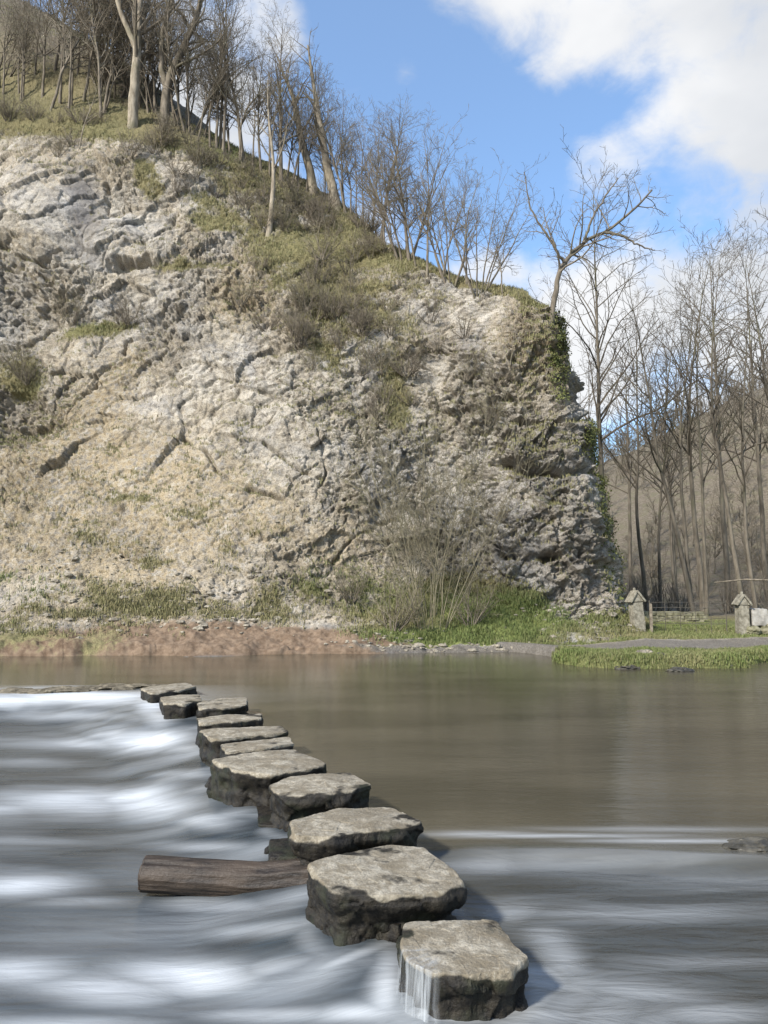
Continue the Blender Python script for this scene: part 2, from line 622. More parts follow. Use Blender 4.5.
ST = [-140, -60, 0, 60, 120, 180, 240, 300, 360, 420, 480, 520]
PY1 = [658, 658, 658, 658, 657, 657, 656, 655, 654, 653, 652.5, 652]
PY2 = [628, 628, 628, 628, 630, 632, 636, 640, 642, 640, 639, 639]
PY3 = [560, 560, 560, 570, 590, 600, 605, 600, 590, 585, 594, 606]
SL3 = [38, 38, 38, 38, 38, 40, 40, 36, 32, 31, 32, 34]
PY4 = [450, 450, 450, 460, 480, 490, 490, 480, 480, 480, 490, 500]
SL4 = [50, 50, 50, 51, 53, 55, 58, 63, 68, 72, 75, 77]
PY5 = [340, 340, 340, 345, 350, 355, 360, 370, 380, 390, 400, 420]
SL5 = [71, 71, 71, 70, 66, 65, 66, 70, 73, 76, 78, 79]
PY6 = [240, 240, 240, 240, 240, 250, 270, 290, 310, 320, 335, 350]
SL6 = [73, 73, 74, 74, 72, 68, 63, 62, 66, 74, 76, 77]
PY7 = [112, 122, 128, 128, 135, 150, 170, 196, 232, 273, 292, 304]
SL7 = [70, 70, 70, 70, 70, 68, 62, 56, 56, 62, 66, 66]
PY8 = [-60, -30, 0, 30, 66, 112, 153, 180, 217, 263, 284, 296]
SL8 = [53, 53, 52, 50, 47, 45, 44, 42, 38, 34, 30, 28]

ctrl = []
for i, px in enumerate(ST):
    ang = math.atan((512 - PY1[i]) / FPX) + PITCH
    Y0 = CAMZ / -math.tan(ang)
    pr = march(px, [(PY2[i], 21), (PY3[i], SL3[i]), (PY4[i], SL4[i]), (PY5[i], SL5[i]), (PY6[i], SL6[i]),
                    (PY7[i], SL7[i]), (PY8[i], SL8[i])], Y0)
    Yl, zl = pr[-1]
    pr += [(Yl + 8, zl + 8 * math.tan(rad(SL8[i] - 22))), (Yl + 30, zl - 4)]
    row = []
    for (Y, z) in pr:
        row.append(((px - 384) / FPX * (Y * CP + (z - CAMZ) * SP), Y, z))
    # beyond the ridge go straight back-left
    rx, ry, rz = row[8]
    row[9] = (rx - 1.5, pr[9][0], pr[9][1])
    row[10] = (rx - 8, pr[10][0], pr[10][1])
    ctrl.append(row)

zl_ = [1.2, 5.0, 8.5, 11.5, 13.6, 14.1]
in_ = [0.0, 0.85, 1.6, 2.35, 3.2, 4.6]
NOSE = [((7.55, 27.15), (-0.42, 0.91), 0.0), ((9.25, 28.6), (-0.80, 0.60), 0.0), ((10.2, 31.8), (-0.98, 0.2), 0.0),
        ((10.4, 37.0), (-1.0, 0.05), 0.4), ((9.0, 48.0), (-1.0, -0.05), 0.8), ((4.0, 68.0), (-1.0, -0.1), 1.0)]
for (bx, by), (ix, iy), dz in NOSE:
    row = [(bx - ix * 3.4, by - iy * 3.4, -0.7), (bx - ix * 2.4, by - iy * 2.4, -0.1), (bx - ix * 1.0, by - iy * 1.0, 0.45)]
    for z, q in zip(zl_, in_):
        row.append((bx + ix * q, by + iy * q, z + dz * (z / 14)))
    x8, y8, z8 = row[-1]
    row.append((x8 - 2.5, y8 + 6, z8 + 1.0))
    row.append((x8 - 11, y8 + 24, z8 - 3))
    ctrl.append(row)
ctrl = np.array(ctrl)                        # stations x 11 x 3
NSt, NK = ctrl.shape[:2]


def catmull(ts, knots, vals):
    """monotone-ish cubic through vals (k, ...) at knots"""
    vals = np.asarray(vals, float)
    k = len(knots)
    d = np.diff(vals, axis=0) / np.diff(knots).reshape((-1,) + (1,) * (vals.ndim - 1))
    mtan = np.zeros_like(vals)
    mtan[0], mtan[-1] = d[0], d[-1]
    s = d[:-1] * d[1:]
    mtan[1:-1] = np.where(s > 0, 2 * s / np.where(np.abs(d[:-1] + d[1:]) < 1e-9, 1, d[:-1] + d[1:]), 0)
    i = np.clip(np.searchsorted(knots, ts, side='right') - 1, 0, k - 2)
    h = (knots[i + 1] - knots[i])
    t = ((ts - knots[i]) / h)
    ex = (-1,) + (1,) * (vals.ndim - 1)
    t, h = t.reshape(ex), h.reshape(ex)
    return ((2 * t ** 3 - 3 * t ** 2 + 1) * vals[i] + (t ** 3 - 2 * t ** 2 + t) * h * mtan[i]
            + (-2 * t ** 3 + 3 * t ** 2) * vals[i + 1] + (t ** 3 - t ** 2) * h * mtan[i + 1])


s_knots = np.arange(NSt, dtype=float)
seg_cols = [22, 40, 56, 56, 56, 56, 56, 56, 56, 56, 44, 62, 60, 44, 20, 10, 8]
s_ts = np.concatenate([np.linspace(i, i + 1, c, endpoint=False) for i, c in enumerate(int(q * 1.35) for q in seg_cols)] + [[NSt - 1.0]])
t_knots = np.arange(NK, dtype=float)
seg_rows = [6, 22, 60, 105, 105, 90, 90, 40, 8, 5]
t_ts = np.concatenate([np.linspace(i, i + 1, c, endpoint=False) for i, c in enumerate(int(q * 1.35) for q in seg_rows)] + [[NK - 1.0]])
tmp = catmull(s_ts, s_knots, ctrl)                      # ns x 11 x 3
base = catmull(t_ts, t_knots, np.swapaxes(tmp, 0, 1))   # nt x ns x 3
TT = np.repeat(t_ts[:, None], base.shape[1], 1)
SS = np.repeat(s_ts[None, :], base.shape[0], 0)
nb = grid_normals(base)
if nb[280, 140, 1] > 0:
    nb = -nb
    FLIP = True
else:
    FLIP = False
bqx, bqy, bdep = proj(base)


def blob(cx, cy, rx, ry, rot=0.0, soft=0.6):
    c, s = math.cos(rad(rot)), math.sin(rad(rot))
    dx, dy = bqx - cx, bqy - cy
    u = (dx * c + dy * s) / rx
    v = (-dx * s + dy * c) / ry
    r = np.sqrt(u * u + v * v)
    return sstep(1 + soft, 1 - soft, r)


def stroke(pts, w):
    """distance mask round a polyline drawn over the face"""
    best = np.full(bqx.shape, 1e9)
    for (x0, y0), (x1, y1) in zip(pts[:-1], pts[1:]):
        dx, dy = x1 - x0, y1 - y0
        t = np.clip(((bqx - x0) * dx + (bqy - y0) * dy) / (dx * dx + dy * dy), 0, 1)
        best = np.minimum(best, np.hypot(bqx - x0 - t * dx, bqy - y0 - t * dy))
    return np.exp(-(best / w) ** 2)


front = (SS < 14.2)
wob = fbm(base / 3.0, 4, 5) * 0.5
wob2 = fbm(base / 1.1, 4, 6) * 0.5
veg = np.zeros(bqx.shape)
for a in [(330, 265, 100, 36, 12), (300, 225, 90, 30, 20), (350, 320, 70, 34, 20), (260, 140, 60, 18, 25), (90, 112, 120, 16, 4), (105, 327, 50, 9, -4), (12, 370, 30, 22, 20),
          (215, 215, 40, 20, 25), (335, 345, 55, 32, 20), (235, 180, 45, 18, 30), (150, 180, 22, 16, 60), (345, 300, 80, 24, 15),
          (20, 585, 70, 18, 0), (50, 640, 110, 13, 0), (300, 600, 70, 36, 0), (400, 610, 100, 38, 0), (500, 615, 60, 24, 8),
          (575, 625, 60, 14, 8), (150, 600, 120, 20, 8), (390, 375, 18, 60, -10), (480, 600, 75, 40, 6),
          (190, 265, 55, 8, 0), (120, 545, 60, 14, 12), (430, 300, 40, 14, 15)]:
    veg = np.maximum(veg, blob(*a) * (0.85 if a[1] < 500 else 0.72))
veg = veg * 0.86 + wob * 0.75 + wob2 * 0.75 - 0.11
veg = np.maximum(veg, (blob(470, 612, 90, 34, 4) + blob(400, 640, 90, 12)) * (0.95 + wob2 * .5))
veg = np.maximum(veg, sstep(6.75, 7.1, TT) * (0.9 + wob * 0.3))
veg = np.maximum(veg, blob(330, 215, 90, 24, 25) * (0.6 + wob2))
veg = np.clip(veg, 0, 1) * front + (~front) * np.clip(wob + 0.3, 0, 1)
green = np.clip(-0.7 * blob(190, 612, 130, 26) + blob(20, 585, 60, 16) * 0.8 + blob(500, 612, 70, 22) * 0.9 + blob(440, 640, 100, 10) * 1.0 + blob(235, 150, 30, 14, 20) * 0.7
                + blob(345, 590, 70, 30) * 0.55 + blob(575, 622, 60, 16) * 0.5 + blob(90, 326, 40, 8) * 0.25 + wob * 0.5 + 0.08, 0, 1)
earth = np.clip(blob(205, 643, 200, 12) * 1.1 + blob(200, 628, 150, 9) * 0.5 + blob(330, 650, 90, 6) * 0.8 + blob(30, 650, 90, 10) * 0.7
                + blob(40, 555, 50, 12) * 0.4 + wob * 0.3, 0, 1)
earth *= sstep(3.1, 2.5, TT)
ochre = np.clip(0.34 + wob * 1.1 + wob2 * .5 + blob(80, 490, 190, 70, 0) * 0.62 + blob(150, 560, 200, 60) * 0.6 + blob(100, 400, 30, 60, 40) * 0.5
                + blob(540, 380, 40, 70, -20) * 0.45 + blob(300, 300, 150, 60) * 0.35, 0, 1)
ochre = np.clip(ochre * (1 - 0.65 * blob(520, 480, 80, 90)) * (1 - 0.5 * blob(290, 420, 70, 60)), 0, 1)
dark = np.clip(blob(555, 520, 60, 90, -15) * 0.12 + blob(85, 215, 16, 55, -6) * 0.9 + blob(20, 400, 45, 45) * 0.5 + blob(465, 330, 60, 40) * 0.35 + blob(560, 440, 50, 60, -15) * 0.5
               + blob(500, 540, 40, 40) * 0.4 + blob(590, 560, 40, 60, -15) * 0.3 + (wob2 - 0.12) * 1.3, 0, 1)
gravel = np.clip(blob(500, 648, 150, 7, 0) * 1.1 + (SS > 11.6), 0, 1) * sstep(1.75 + wob * .3, 1.45 + wob * .3, TT)
lowb = sstep(1.3, 1.6, TT) * sstep(3.15, 2.75, TT)
veg = np.maximum(veg, (SS > 10.2) * lowb * (0.62 + wob2 * .8))
ochre = np.clip(np.maximum(ochre, blob(150, 612, 260, 24) * (0.75 + wob2)), 0, 1)
veg = np.clip(np.maximum(veg, blob(120, 612, 260, 18) * (0.20 + wob2 * 1.1)), 0, 1)
dark = np.clip(np.maximum(dark, sstep(1.35, 1.05, TT) * .9), 0, 1)
earth *= (1 - 0.9 * gravel)
veg *= (1 - 0.95 * np.maximum(earth * sstep(3.0, 2.4, TT) * 0.9 * (1 - blob(30, 640, 110, 16) * .9), gravel))

# --- relief
rockm = np.clip(1 - veg * 0.75, 0.15, 1) * sstep(2.2, 3.2, TT)
scree = np.clip(blob(90, 560, 250, 95, -8) * 1.0, 0, 1)
rockm = rockm * (1 - 0.62 * scree)
rockm = rockm * (1 - 0.45 * sstep(6.6, 7.3, TT))
warp = np.stack([fbm(base / 2.2, 3, 31), fbm(base / 2.2, 3, 32), fbm(base / 2.2, 3, 33)], -1)
big = fbm(base / 6.5, 3, 41)
disp = big * 0.62 * sstep(2.5, 4.5, TT)
pw = base + warp * 0.55
# fractured limestone: tilted joint blocks at three sizes; open joints only here and there
def rotp(p, ax, ay):
    c, q = math.cos(rad(ax)), math.sin(rad(ax))
    p = np.stack([p[..., 0] * c - p[..., 2] * q, p[..., 1], p[..., 0] * q + p[..., 2] * c], -1)
    c, q = math.cos(rad(ay)), math.sin(rad(ay))
    return np.stack([p[..., 0], p[..., 1] * c - p[..., 2] * q, p[..., 1] * q + p[..., 2] * c], -1)


def blocks(p, sc, seed, off, tl, ck, cw, cmod):
    f1, f2, rn, bv = worley(p * np.array(sc), seed)
    t = (bv * (rn[..., 1:4] - 0.5)).sum(-1)
    return (rn[..., 0] - 0.5) * off + t * tl - ck * cmod * np.exp(-(f2 - f1) / cw)


cm1 = sstep(-0.05, 0.45, fbm(base / 2.0, 3, 82))
cm2 = sstep(0.0, 0.45, fbm(base / 1.1, 3, 83))
mod = 0.22 + 0.95 * sstep(-0.30, 0.40, fbm(base / 3.2, 3, 81))
slab = np.clip(blob(150, 420, 95, 60, 20) + blob(60, 220, 60, 40) + blob(300, 410, 50, 45) + blob(450, 320, 60, 30) + blob(215, 500, 70, 40), 0, 1)
mod *= 1 - 0.7 * slab
rockm = rockm * (1 - 0.2 * slab)
rotA = rotp(pw, 38, 10)
rotB = rotp(base + warp * 0.22, -30, 20)
rotC = rotp(base + warp * 0.1, 18, -15)
disp += rockm * blocks(pw, (1 / 3.1, 1 / 3.1, 1 / 2.0), 51, 0.20, 0.60, 0.18, 0.018, 0.15 + cm1)
disp += rockm * blocks(rotB * 0.9, (1 / 1.7, 1 / 1.7, 1 / 0.95), 52, 0.15, 0.38, 0.16, 0.025, cm2)
disp += rockm * mod * blocks(rotA, (1 / 1.3, 1 / 1.1, 1 / 0.48), 71, 0.20, 0.42, 0.15, 0.04, cm1)
disp += rockm * mod * blocks(rotB, (1 / 0.62, 1 / 0.6, 1 / 0.30), 73, 0.16, 0.34, 0.10, 0.05, cm2)
small = blocks(rotC, (1 / 0.27, 1 / 0.3, 1 / 0.15), 91, 0.12, 0.24, 0.07, 0.08, cm2)
disp += (rockm * mod + 0.30 * scree + 0.10 * sstep(1.8, 2.5, TT)) * small
disp += rockm * -0.10 * (np.abs(fbm(base / np.array([0.8, 0.8, 0.5]), 4, 94, 0.65)) < 0.05) * cm2
for nx, ny, nz_, spc, gd, sdj in ((0.45, 0.1, 0.88, 1.5, .16, 121), (0.93, 0.1, -0.32, 2.1, .14, 122), (-0.5, 0.2, 0.84, 1.1, .11, 123), (0.3, 0.1, 0.95, 0.55, .07, 124)):
    jn = (base[..., 0] * nx + base[..., 1] * ny + base[..., 2] * nz_) / spc + fbm(base / 2.5, 3, sdj) * 0.55
    jd = np.abs(jn - np.round(jn)) * spc
    disp -= rockm * gd * np.exp(-(jd / 0.035) ** 2) * sstep(0.0, 0.3, fbm(base / 1.6, 2, sdj + 10))
rid = np.abs(fbm(base / 0.5, 4, 95, 0.62))
disp += (rid - 0.25) * 0.085 * (0.35 + 0.65 * np.clip(mod, 0, 1)) * sstep(1.6, 2.6, TT) * (1 - 0.5 * veg)
disp += fbm(base / 0.16, 3, 93, 0.6) * 0.022 * sstep(1.2, 2.2, TT)
disp += fbm(base / 1.3, 4, 96) * 0.16 * (veg + scree * .8) * sstep(2, 3, TT)
# ledge fronts: beds stand forward, then step back
bed = (base[..., 2] + 0.10 * base[..., 0] + fbm(base / 4.0, 3, 97) * 0.9) / 1.15
fr = bed - np.floor(bed)
disp += rockm * 0.15 * (sstep(0.0, 0.75, fr) - sstep(0.86, 1.0, fr) - 0.4) * sstep(-0.2, 0.5, fbm(base / 5.0, 2, 98))
# named cracks, hollows and buttresses of this crag
jit = 7.0 * fbm(base / 0.9, 4, 99, 0.6)
_bx, _by = bqx.copy(), bqy.copy()
bqx, bqy = bqx + jit, bqy + jit * 0.8
crk = np.zeros(bqx.shape)
for pts, w, dpt in [
        ([(498, 460), (530, 466), (560, 470), (602, 474)], 4.5, 1.3), ([(500, 555), (545, 558), (575, 553), (606, 565)], 3.8, 1.15), ([(510, 420), (550, 424), (590, 420)], 2.4, .62),
        ([(480, 512), (500, 555)], 2.0, .4), ([(545, 470), (560, 500)], 2, .35), ([(130, 338), (100, 375), (75, 400), (58, 425)], 2.4, 0.55),
        ([(0, 247), (28, 262), (70, 268), (120, 270), (150, 262)], 2.6, 0.6), ([(40, 262), (62, 252)], 2.4, .5),
        ([(105, 180), (104, 215)], 3, .5), ([(100, 413), (122, 418)], 1.8, .4), ([(124, 427), (142, 436)], 1.8, .45),
        ([(165, 405), (178, 420)], 2, .4), ([(180, 435), (205, 450), (215, 470), (240, 486), (285, 500)], 2.6, .55),
        ([(205, 385), (215, 375), (250, 385)], 2, .35), ([(262, 440), (300, 470), (322, 478)], 2.2, .5), ([(318, 430), (326, 470), (318, 500)], 2.2, .45),
        ([(335, 560), (360, 535), (400, 520)], 2.6, .5), ([(345, 520), (330, 545)], 2.0, .4), ([(395, 345), (450, 355), (495, 365)], 2.2, .45),
        ([(470, 375), (480, 430)], 2, .35), ([(200, 610), (225, 595), (250, 590)], 2.0, .3), ([(50, 600), (66, 598)], 2.6, .5),
        ([(440, 400), (436, 440)], 2, .3), ([(520, 590), (560, 600), (600, 605)], 2, .3)]:
    crk = np.maximum(crk, stroke(pts, w * (0.62 if dpt < .58 else 0.95)) * dpt * (0.75 if dpt < .58 else 1.15))
disp -= crk * (0.25 + 0.75 * sstep(-0.25, 0.25, fbm(base / 0.7, 3, 140)))
disp -= blob(130, 263, 26, 6, -4, .4) * 0.9            # low cave under the white block
disp -= blob(14, 415, 32, 26, 20, .5) * 0.8            # dark hollow, left
disp -= blob(40, 428, 26, 7, 0, .4) * 0.5
disp -= blob(540, 470, 22, 4, 5, .5) * 0.6
disp += blob(555, 440, 50, 24, 0, .6) * 0.35
disp += blob(515, 452, 12, 10, 0, .5) * 0.35
disp += blob(110, 235, 24, 22, 0, .5) * 0.5            # white block
disp += blob(40, 215, 50, 40, 0, .5) * 0.5
disp += blob(560, 510, 50, 36, 0, .6) * 0.3
disp += blob(200, 630, 30, 10, 0, .6) * 0.15
disp -= 0.35 * blob(60, 652, 110, 5, 0, .6)             # undercut earth bank
disp -= 0.25 * blob(300, 652, 40, 3, 0, .6)
bqx, bqy = _bx, _by
bank = sstep(0.95, 1.25, TT) * sstep(3.1, 2.6, TT)
disp += bank * (fbm(base / 0.9, 4, 101) * 0.20 + fbm(base / np.array([.5, .5, .2]), 3, 102) * 0.10 + 0.03)
disp += 0.16 * (blob(60, 648, 90, 4) + blob(310, 650, 40, 3)) - 0.22 * (blob(50, 654, 110, 3) + blob(300, 654, 50, 2.5))
edge = sstep(0.3, 1.15, TT)
disp *= 0.15 + 0.85 * edge
disp *= 1 - 0.85 * sstep(9.0, 10.0, TT)
cliff = base + nb * disp[..., None]
nc = grid_normals(cliff)
if FLIP:
    nc = -nc
# turf settles on ledges
led = sstep(0.52, 0.85, nc[..., 2]) * sstep(2.8, 3.5, TT) * (0.55 + wob * 1.2)
veg = np.clip(np.maximum(veg, led * 0.72), 0, 1)
veg = np.clip(np.maximum(veg, (0.16 + wob * .5 + fbm(np.stack([base[..., 0] + base[..., 2] * .6, base[..., 1], base[..., 2] * 3.2], -1) / 1.6, 4, 130) * .75) * scree), 0, 1)
attrs = {'crag': np.clip(0.3 + 0.7 * mod, 0, 1).ravel(), 'mask_a': np.stack([veg, earth, ochre], -1).reshape(-1, 3), 'mask_b': np.stack([dark, gravel, green], -1).reshape(-1, 3)}
f = grid_faces(*cliff.shape[:2])
if FLIP:
    f = f[:, ::-1]
attrs['litter'] = (sstep(7.15, 7.6, TT + wob * .3) * sstep(330, 180, bqx) * (SS < 9)).ravel() * 0.95
o = mesh_np('cliff', cliff.reshape(-1, 3), f, M_TERR, True, attrs)
tag(o, kind='structure')
cpx, cpy, cdep = proj(cliff)
print('CREST', [(ST[i], tuple(np.round(ctrl[i][7], 1)), tuple(np.round(ctrl[i][8], 1))) for i in range(len(ST))])


def on_cliff(px, py, tmin=0.9, tmax=8.05, smax=13.5):
    d = (cpx - px) ** 2 + (cpy - py) ** 2
    d = np.where((TT > tmin) & (TT < tmax) & (SS < smax), d, 1e9)
    near = d < max(d.min() * 1.0 + 6.0, 0)
    k = np.where(near, cdep, 1e9).argmin()
    i, j = np.unravel_index(k, d.shape)
    return cliff[i, j].copy(), nc[i, j].copy()


# ------------------------------------------------------------------ ground: river bed, banks, valley floor and far hill
SHORE = np.array([(-60, 24), (-20, 24), (3.0, 25.5), (4.5, 24.2), (5.0, 22.8), (4.8, 21.0), (5.2, 19.8), (6.0, 19.3), (8.0, 19.35), (9.4, 19.6),
                  (10.0, 20.6), (11.3, 21.7), (14, 22.0), (20, 21.0), (40, 17), (90, 10)], float)
gx = np.concatenate([np.linspace(-220, -20, 12)[:-1], np.linspace(-20, 3.5, 14)[:-1], np.linspace(3.5, 16, 230)[:-1], np.linspace(16, 40, 70)[:-1],
                     np.linspace(40, 320, 60)])
gy = np.concatenate([np.linspace(-200, -3, 10)[:-1], np.linspace(-3, 18.5, 12)[:-1], np.linspace(18.5, 29, 230)[:-1], np.linspace(29, 50, 60)[:-1],
                     np.linspace(50, 420, 90)])
X, Yg = np.meshgrid(gx, gy)
# signed distance to the shore polygon (land beyond the line)
dmin = np.full(X.shape, 1e9)
for (x0, y0), (x1, y1) in zip(SHORE[:-1], SHORE[1:]):
    dx, dy = x1 - x0, y1 - y0
    t = np.clip(((X - x0) * dx + (Yg - y0) * dy) / (dx * dx + dy * dy), 0, 1)
    dmin = np.minimum(dmin, np.hypot(X - x0 - t * dx, Yg - y0 - t * dy))
inside = np.zeros(X.shape, bool)
poly = np.vstack([SHORE, [(90, 900), (-60, 900)]])
xj, yj = poly[-1]
for xi, yi in poly:
    with np.errstate(divide='ignore', invalid='ignore'):
        c = ((yi > Yg) != (yj > Yg)) & (X < (xj - xi) * (Yg - yi) / (yj - yi + 1e-12) + xi)
    inside ^= c
    xj, yj = xi, yi
sd = np.where(inside, dmin, -dmin)
P3 = np.stack([X, Yg, np.zeros_like(X)], -1)
nz1 = fbm(P3 / 1.3, 4, 111)
nz2 = fbm(P3 / 0.35, 3, 112)
sd2 = sd + nz1 * 0.22 + nz2 * 0.08
lip = sstep(-0.12, 0.1, sd2)
islet = np.exp(-np.clip(sd - 0.4, 0, 9) ** 2 / 0.6)
gz = -0.75 + lip * (0.75 + 0.06) + sstep(0.0, 0.28, sd2) * (0.10 + 0.14 * islet) + nz1 * 0.05 * lip + nz2 * 0.02 * lip
gz += 0.55 * sstep(1.0, 9.0, sd) * (X > 3)
gz = np.where(X < 3.3, -0.75, gz)
# near bank behind the camera
gz = np.where(Yg < -2.9, 0.5, gz)
crestz = np.clip(22 + (X - 33) * 0.46, 8, 70) * (0.92 + 0.1 * fbm(P3 / 30, 3, 113))
hl = sstep(0, 1, (Yg - 47 + 0.25 * np.clip(X - 10, 0, 60)) / 66.0)
hl = np.where(Yg > 45 - 0.25 * np.clip(X - 10, 0, 60), hl, 0)
gz = gz + hl * (crestz + fbm(P3 / 9, 4, 114) * 1.5)
gpx, gpy, gdep = proj(np.stack([X, Yg, gz], -1))
pathd = np.abs(Yg - (23.6 + 0.16 * (X - 4) + 0.25 * np.sin(X * 0.5)))
g_gravel = sstep(1.5, 0.9, pathd + nz1 * 0.5) * (X > 2) * (X < 14)
g_gravel = g_gravel * 0.85
g_veg = np.clip(0.85 - g_gravel * 1.2, 0, 1) * sstep(-0.02, 0.06, sd2) * sstep(44, 36, Yg) + (0.75 + nz1 * .3) * sstep(36, 44, Yg)
g_green = np.clip(0.72 + nz1 * 0.3, 0, 1) * sstep(36, 29, Yg)
g_earth = 0.0 * X
g_dark = sstep(0.5, 0.3, sd2) * 1.0
attrs = {'mask_a': np.stack([g_veg, g_earth, 0.5 * sstep(.3, .6, sd2)], -1).reshape(-1, 3),
         'mask_b': np.stack([g_dark, g_gravel, g_green], -1).reshape(-1, 3)}
attrs['litter'] = sstep(34, 42, Yg + nz1 * 2).ravel() * 0.95
attrs['crag'] = np.full(X.size, .8)
ground = mesh_np('ground', np.stack([X, Yg, gz], -1).reshape(-1, 3), grid_faces(*X.shape), M_TERR, True, attrs)
tag(ground, kind='structure')


def ground_z(x, y):
    j = np.clip(np.searchsorted(gx, x) - 1, 0, len(gx) - 2)
    i = np.clip(np.searchsorted(gy, y) - 1, 0, len(gy) - 2)
    u = (x - gx[j]) / (gx[j + 1] - gx[j])
    v = (y - gy[i]) / (gy[i + 1] - gy[i])
    return (gz[i, j] * (1 - u) * (1 - v) + gz[i, j + 1] * u * (1 - v) + gz[i + 1, j] * (1 - u) * v + gz[i + 1, j + 1] * u * v)


# ------------------------------------------------------------------ stepping stones
# name of look, top outline in the photo, height of the top, undercut, front rings
STONES = [
    ([(404, 921), (450, 917), (498, 916), (512, 938), (531, 960), (512, 974), (470, 979), (432, 978), (408, 965), (400, 946)], 0.22, 0.10,
     'nearest stepping stone, streaked white with water pouring over its edge'),
    ([(306, 864), (345, 852), (389, 842), (424, 845), (446, 862), (466, 884), (450, 893), (416, 899), (370, 901), (331, 898), (318, 882)], 0.30, 0.16,
     'largest stepping stone, pale tilted top and dark hollow front, with the log behind it'),
    ([(289, 822), (338, 807), (393, 804), (423, 821), (410, 827), (377, 832), (330, 839), (291, 838)], 0.30, 0.14,
     'broad flat stepping stone just beyond the floating log'),
    ([(267, 786), (290, 776), (350, 770), (373, 785), (352, 792), (325, 797), (281, 798)], 0.31, 0.12,
     'rounded flat stepping stone, fourth from the nearest'),
    ([(210, 760), (236, 754), (296, 747), (328, 764), (308, 770), (268, 776), (234, 772)], 0.34, 0.10,
     'wide dark-sided stepping stone, fifth from the nearest'),
    ([(219, 743), (250, 739), (290, 736), (296, 743), (262, 749), (226, 752)], 0.32, 0.06,
     'low thin stepping slab, sixth from the nearest'),
    ([(198, 731), (230, 727), (284, 724), (290, 731), (250, 736), (214, 740)], 0.33, 0.06,
     'long narrow stepping slab with dark left end, seventh from the nearest'),
    ([(196, 718), (230, 713), (262, 712), (262, 718), (232, 722), (200, 724)], 0.33, 0.05,
     'short thin stepping slab, eighth from the nearest'),
    ([(196, 702), (222, 697), (247, 696), (247, 705), (222, 709), (199, 709)], 0.24, 0.05,
     'square pale stepping stone, ninth from the nearest'),
    ([(160, 697), (180, 694), (200, 693), (202, 701), (184, 704), (163, 704)], 0.25, 0.05,
     'small stepping stone with water curling past its left side, tenth from the nearest'),
    ([(141, 689), (160, 684), (188, 682), (196, 686), (180, 691), (150, 694)], 0.20, 0.05,
     'farthest stepping stone, where the low weir begins'),
]
STONE_XY = []


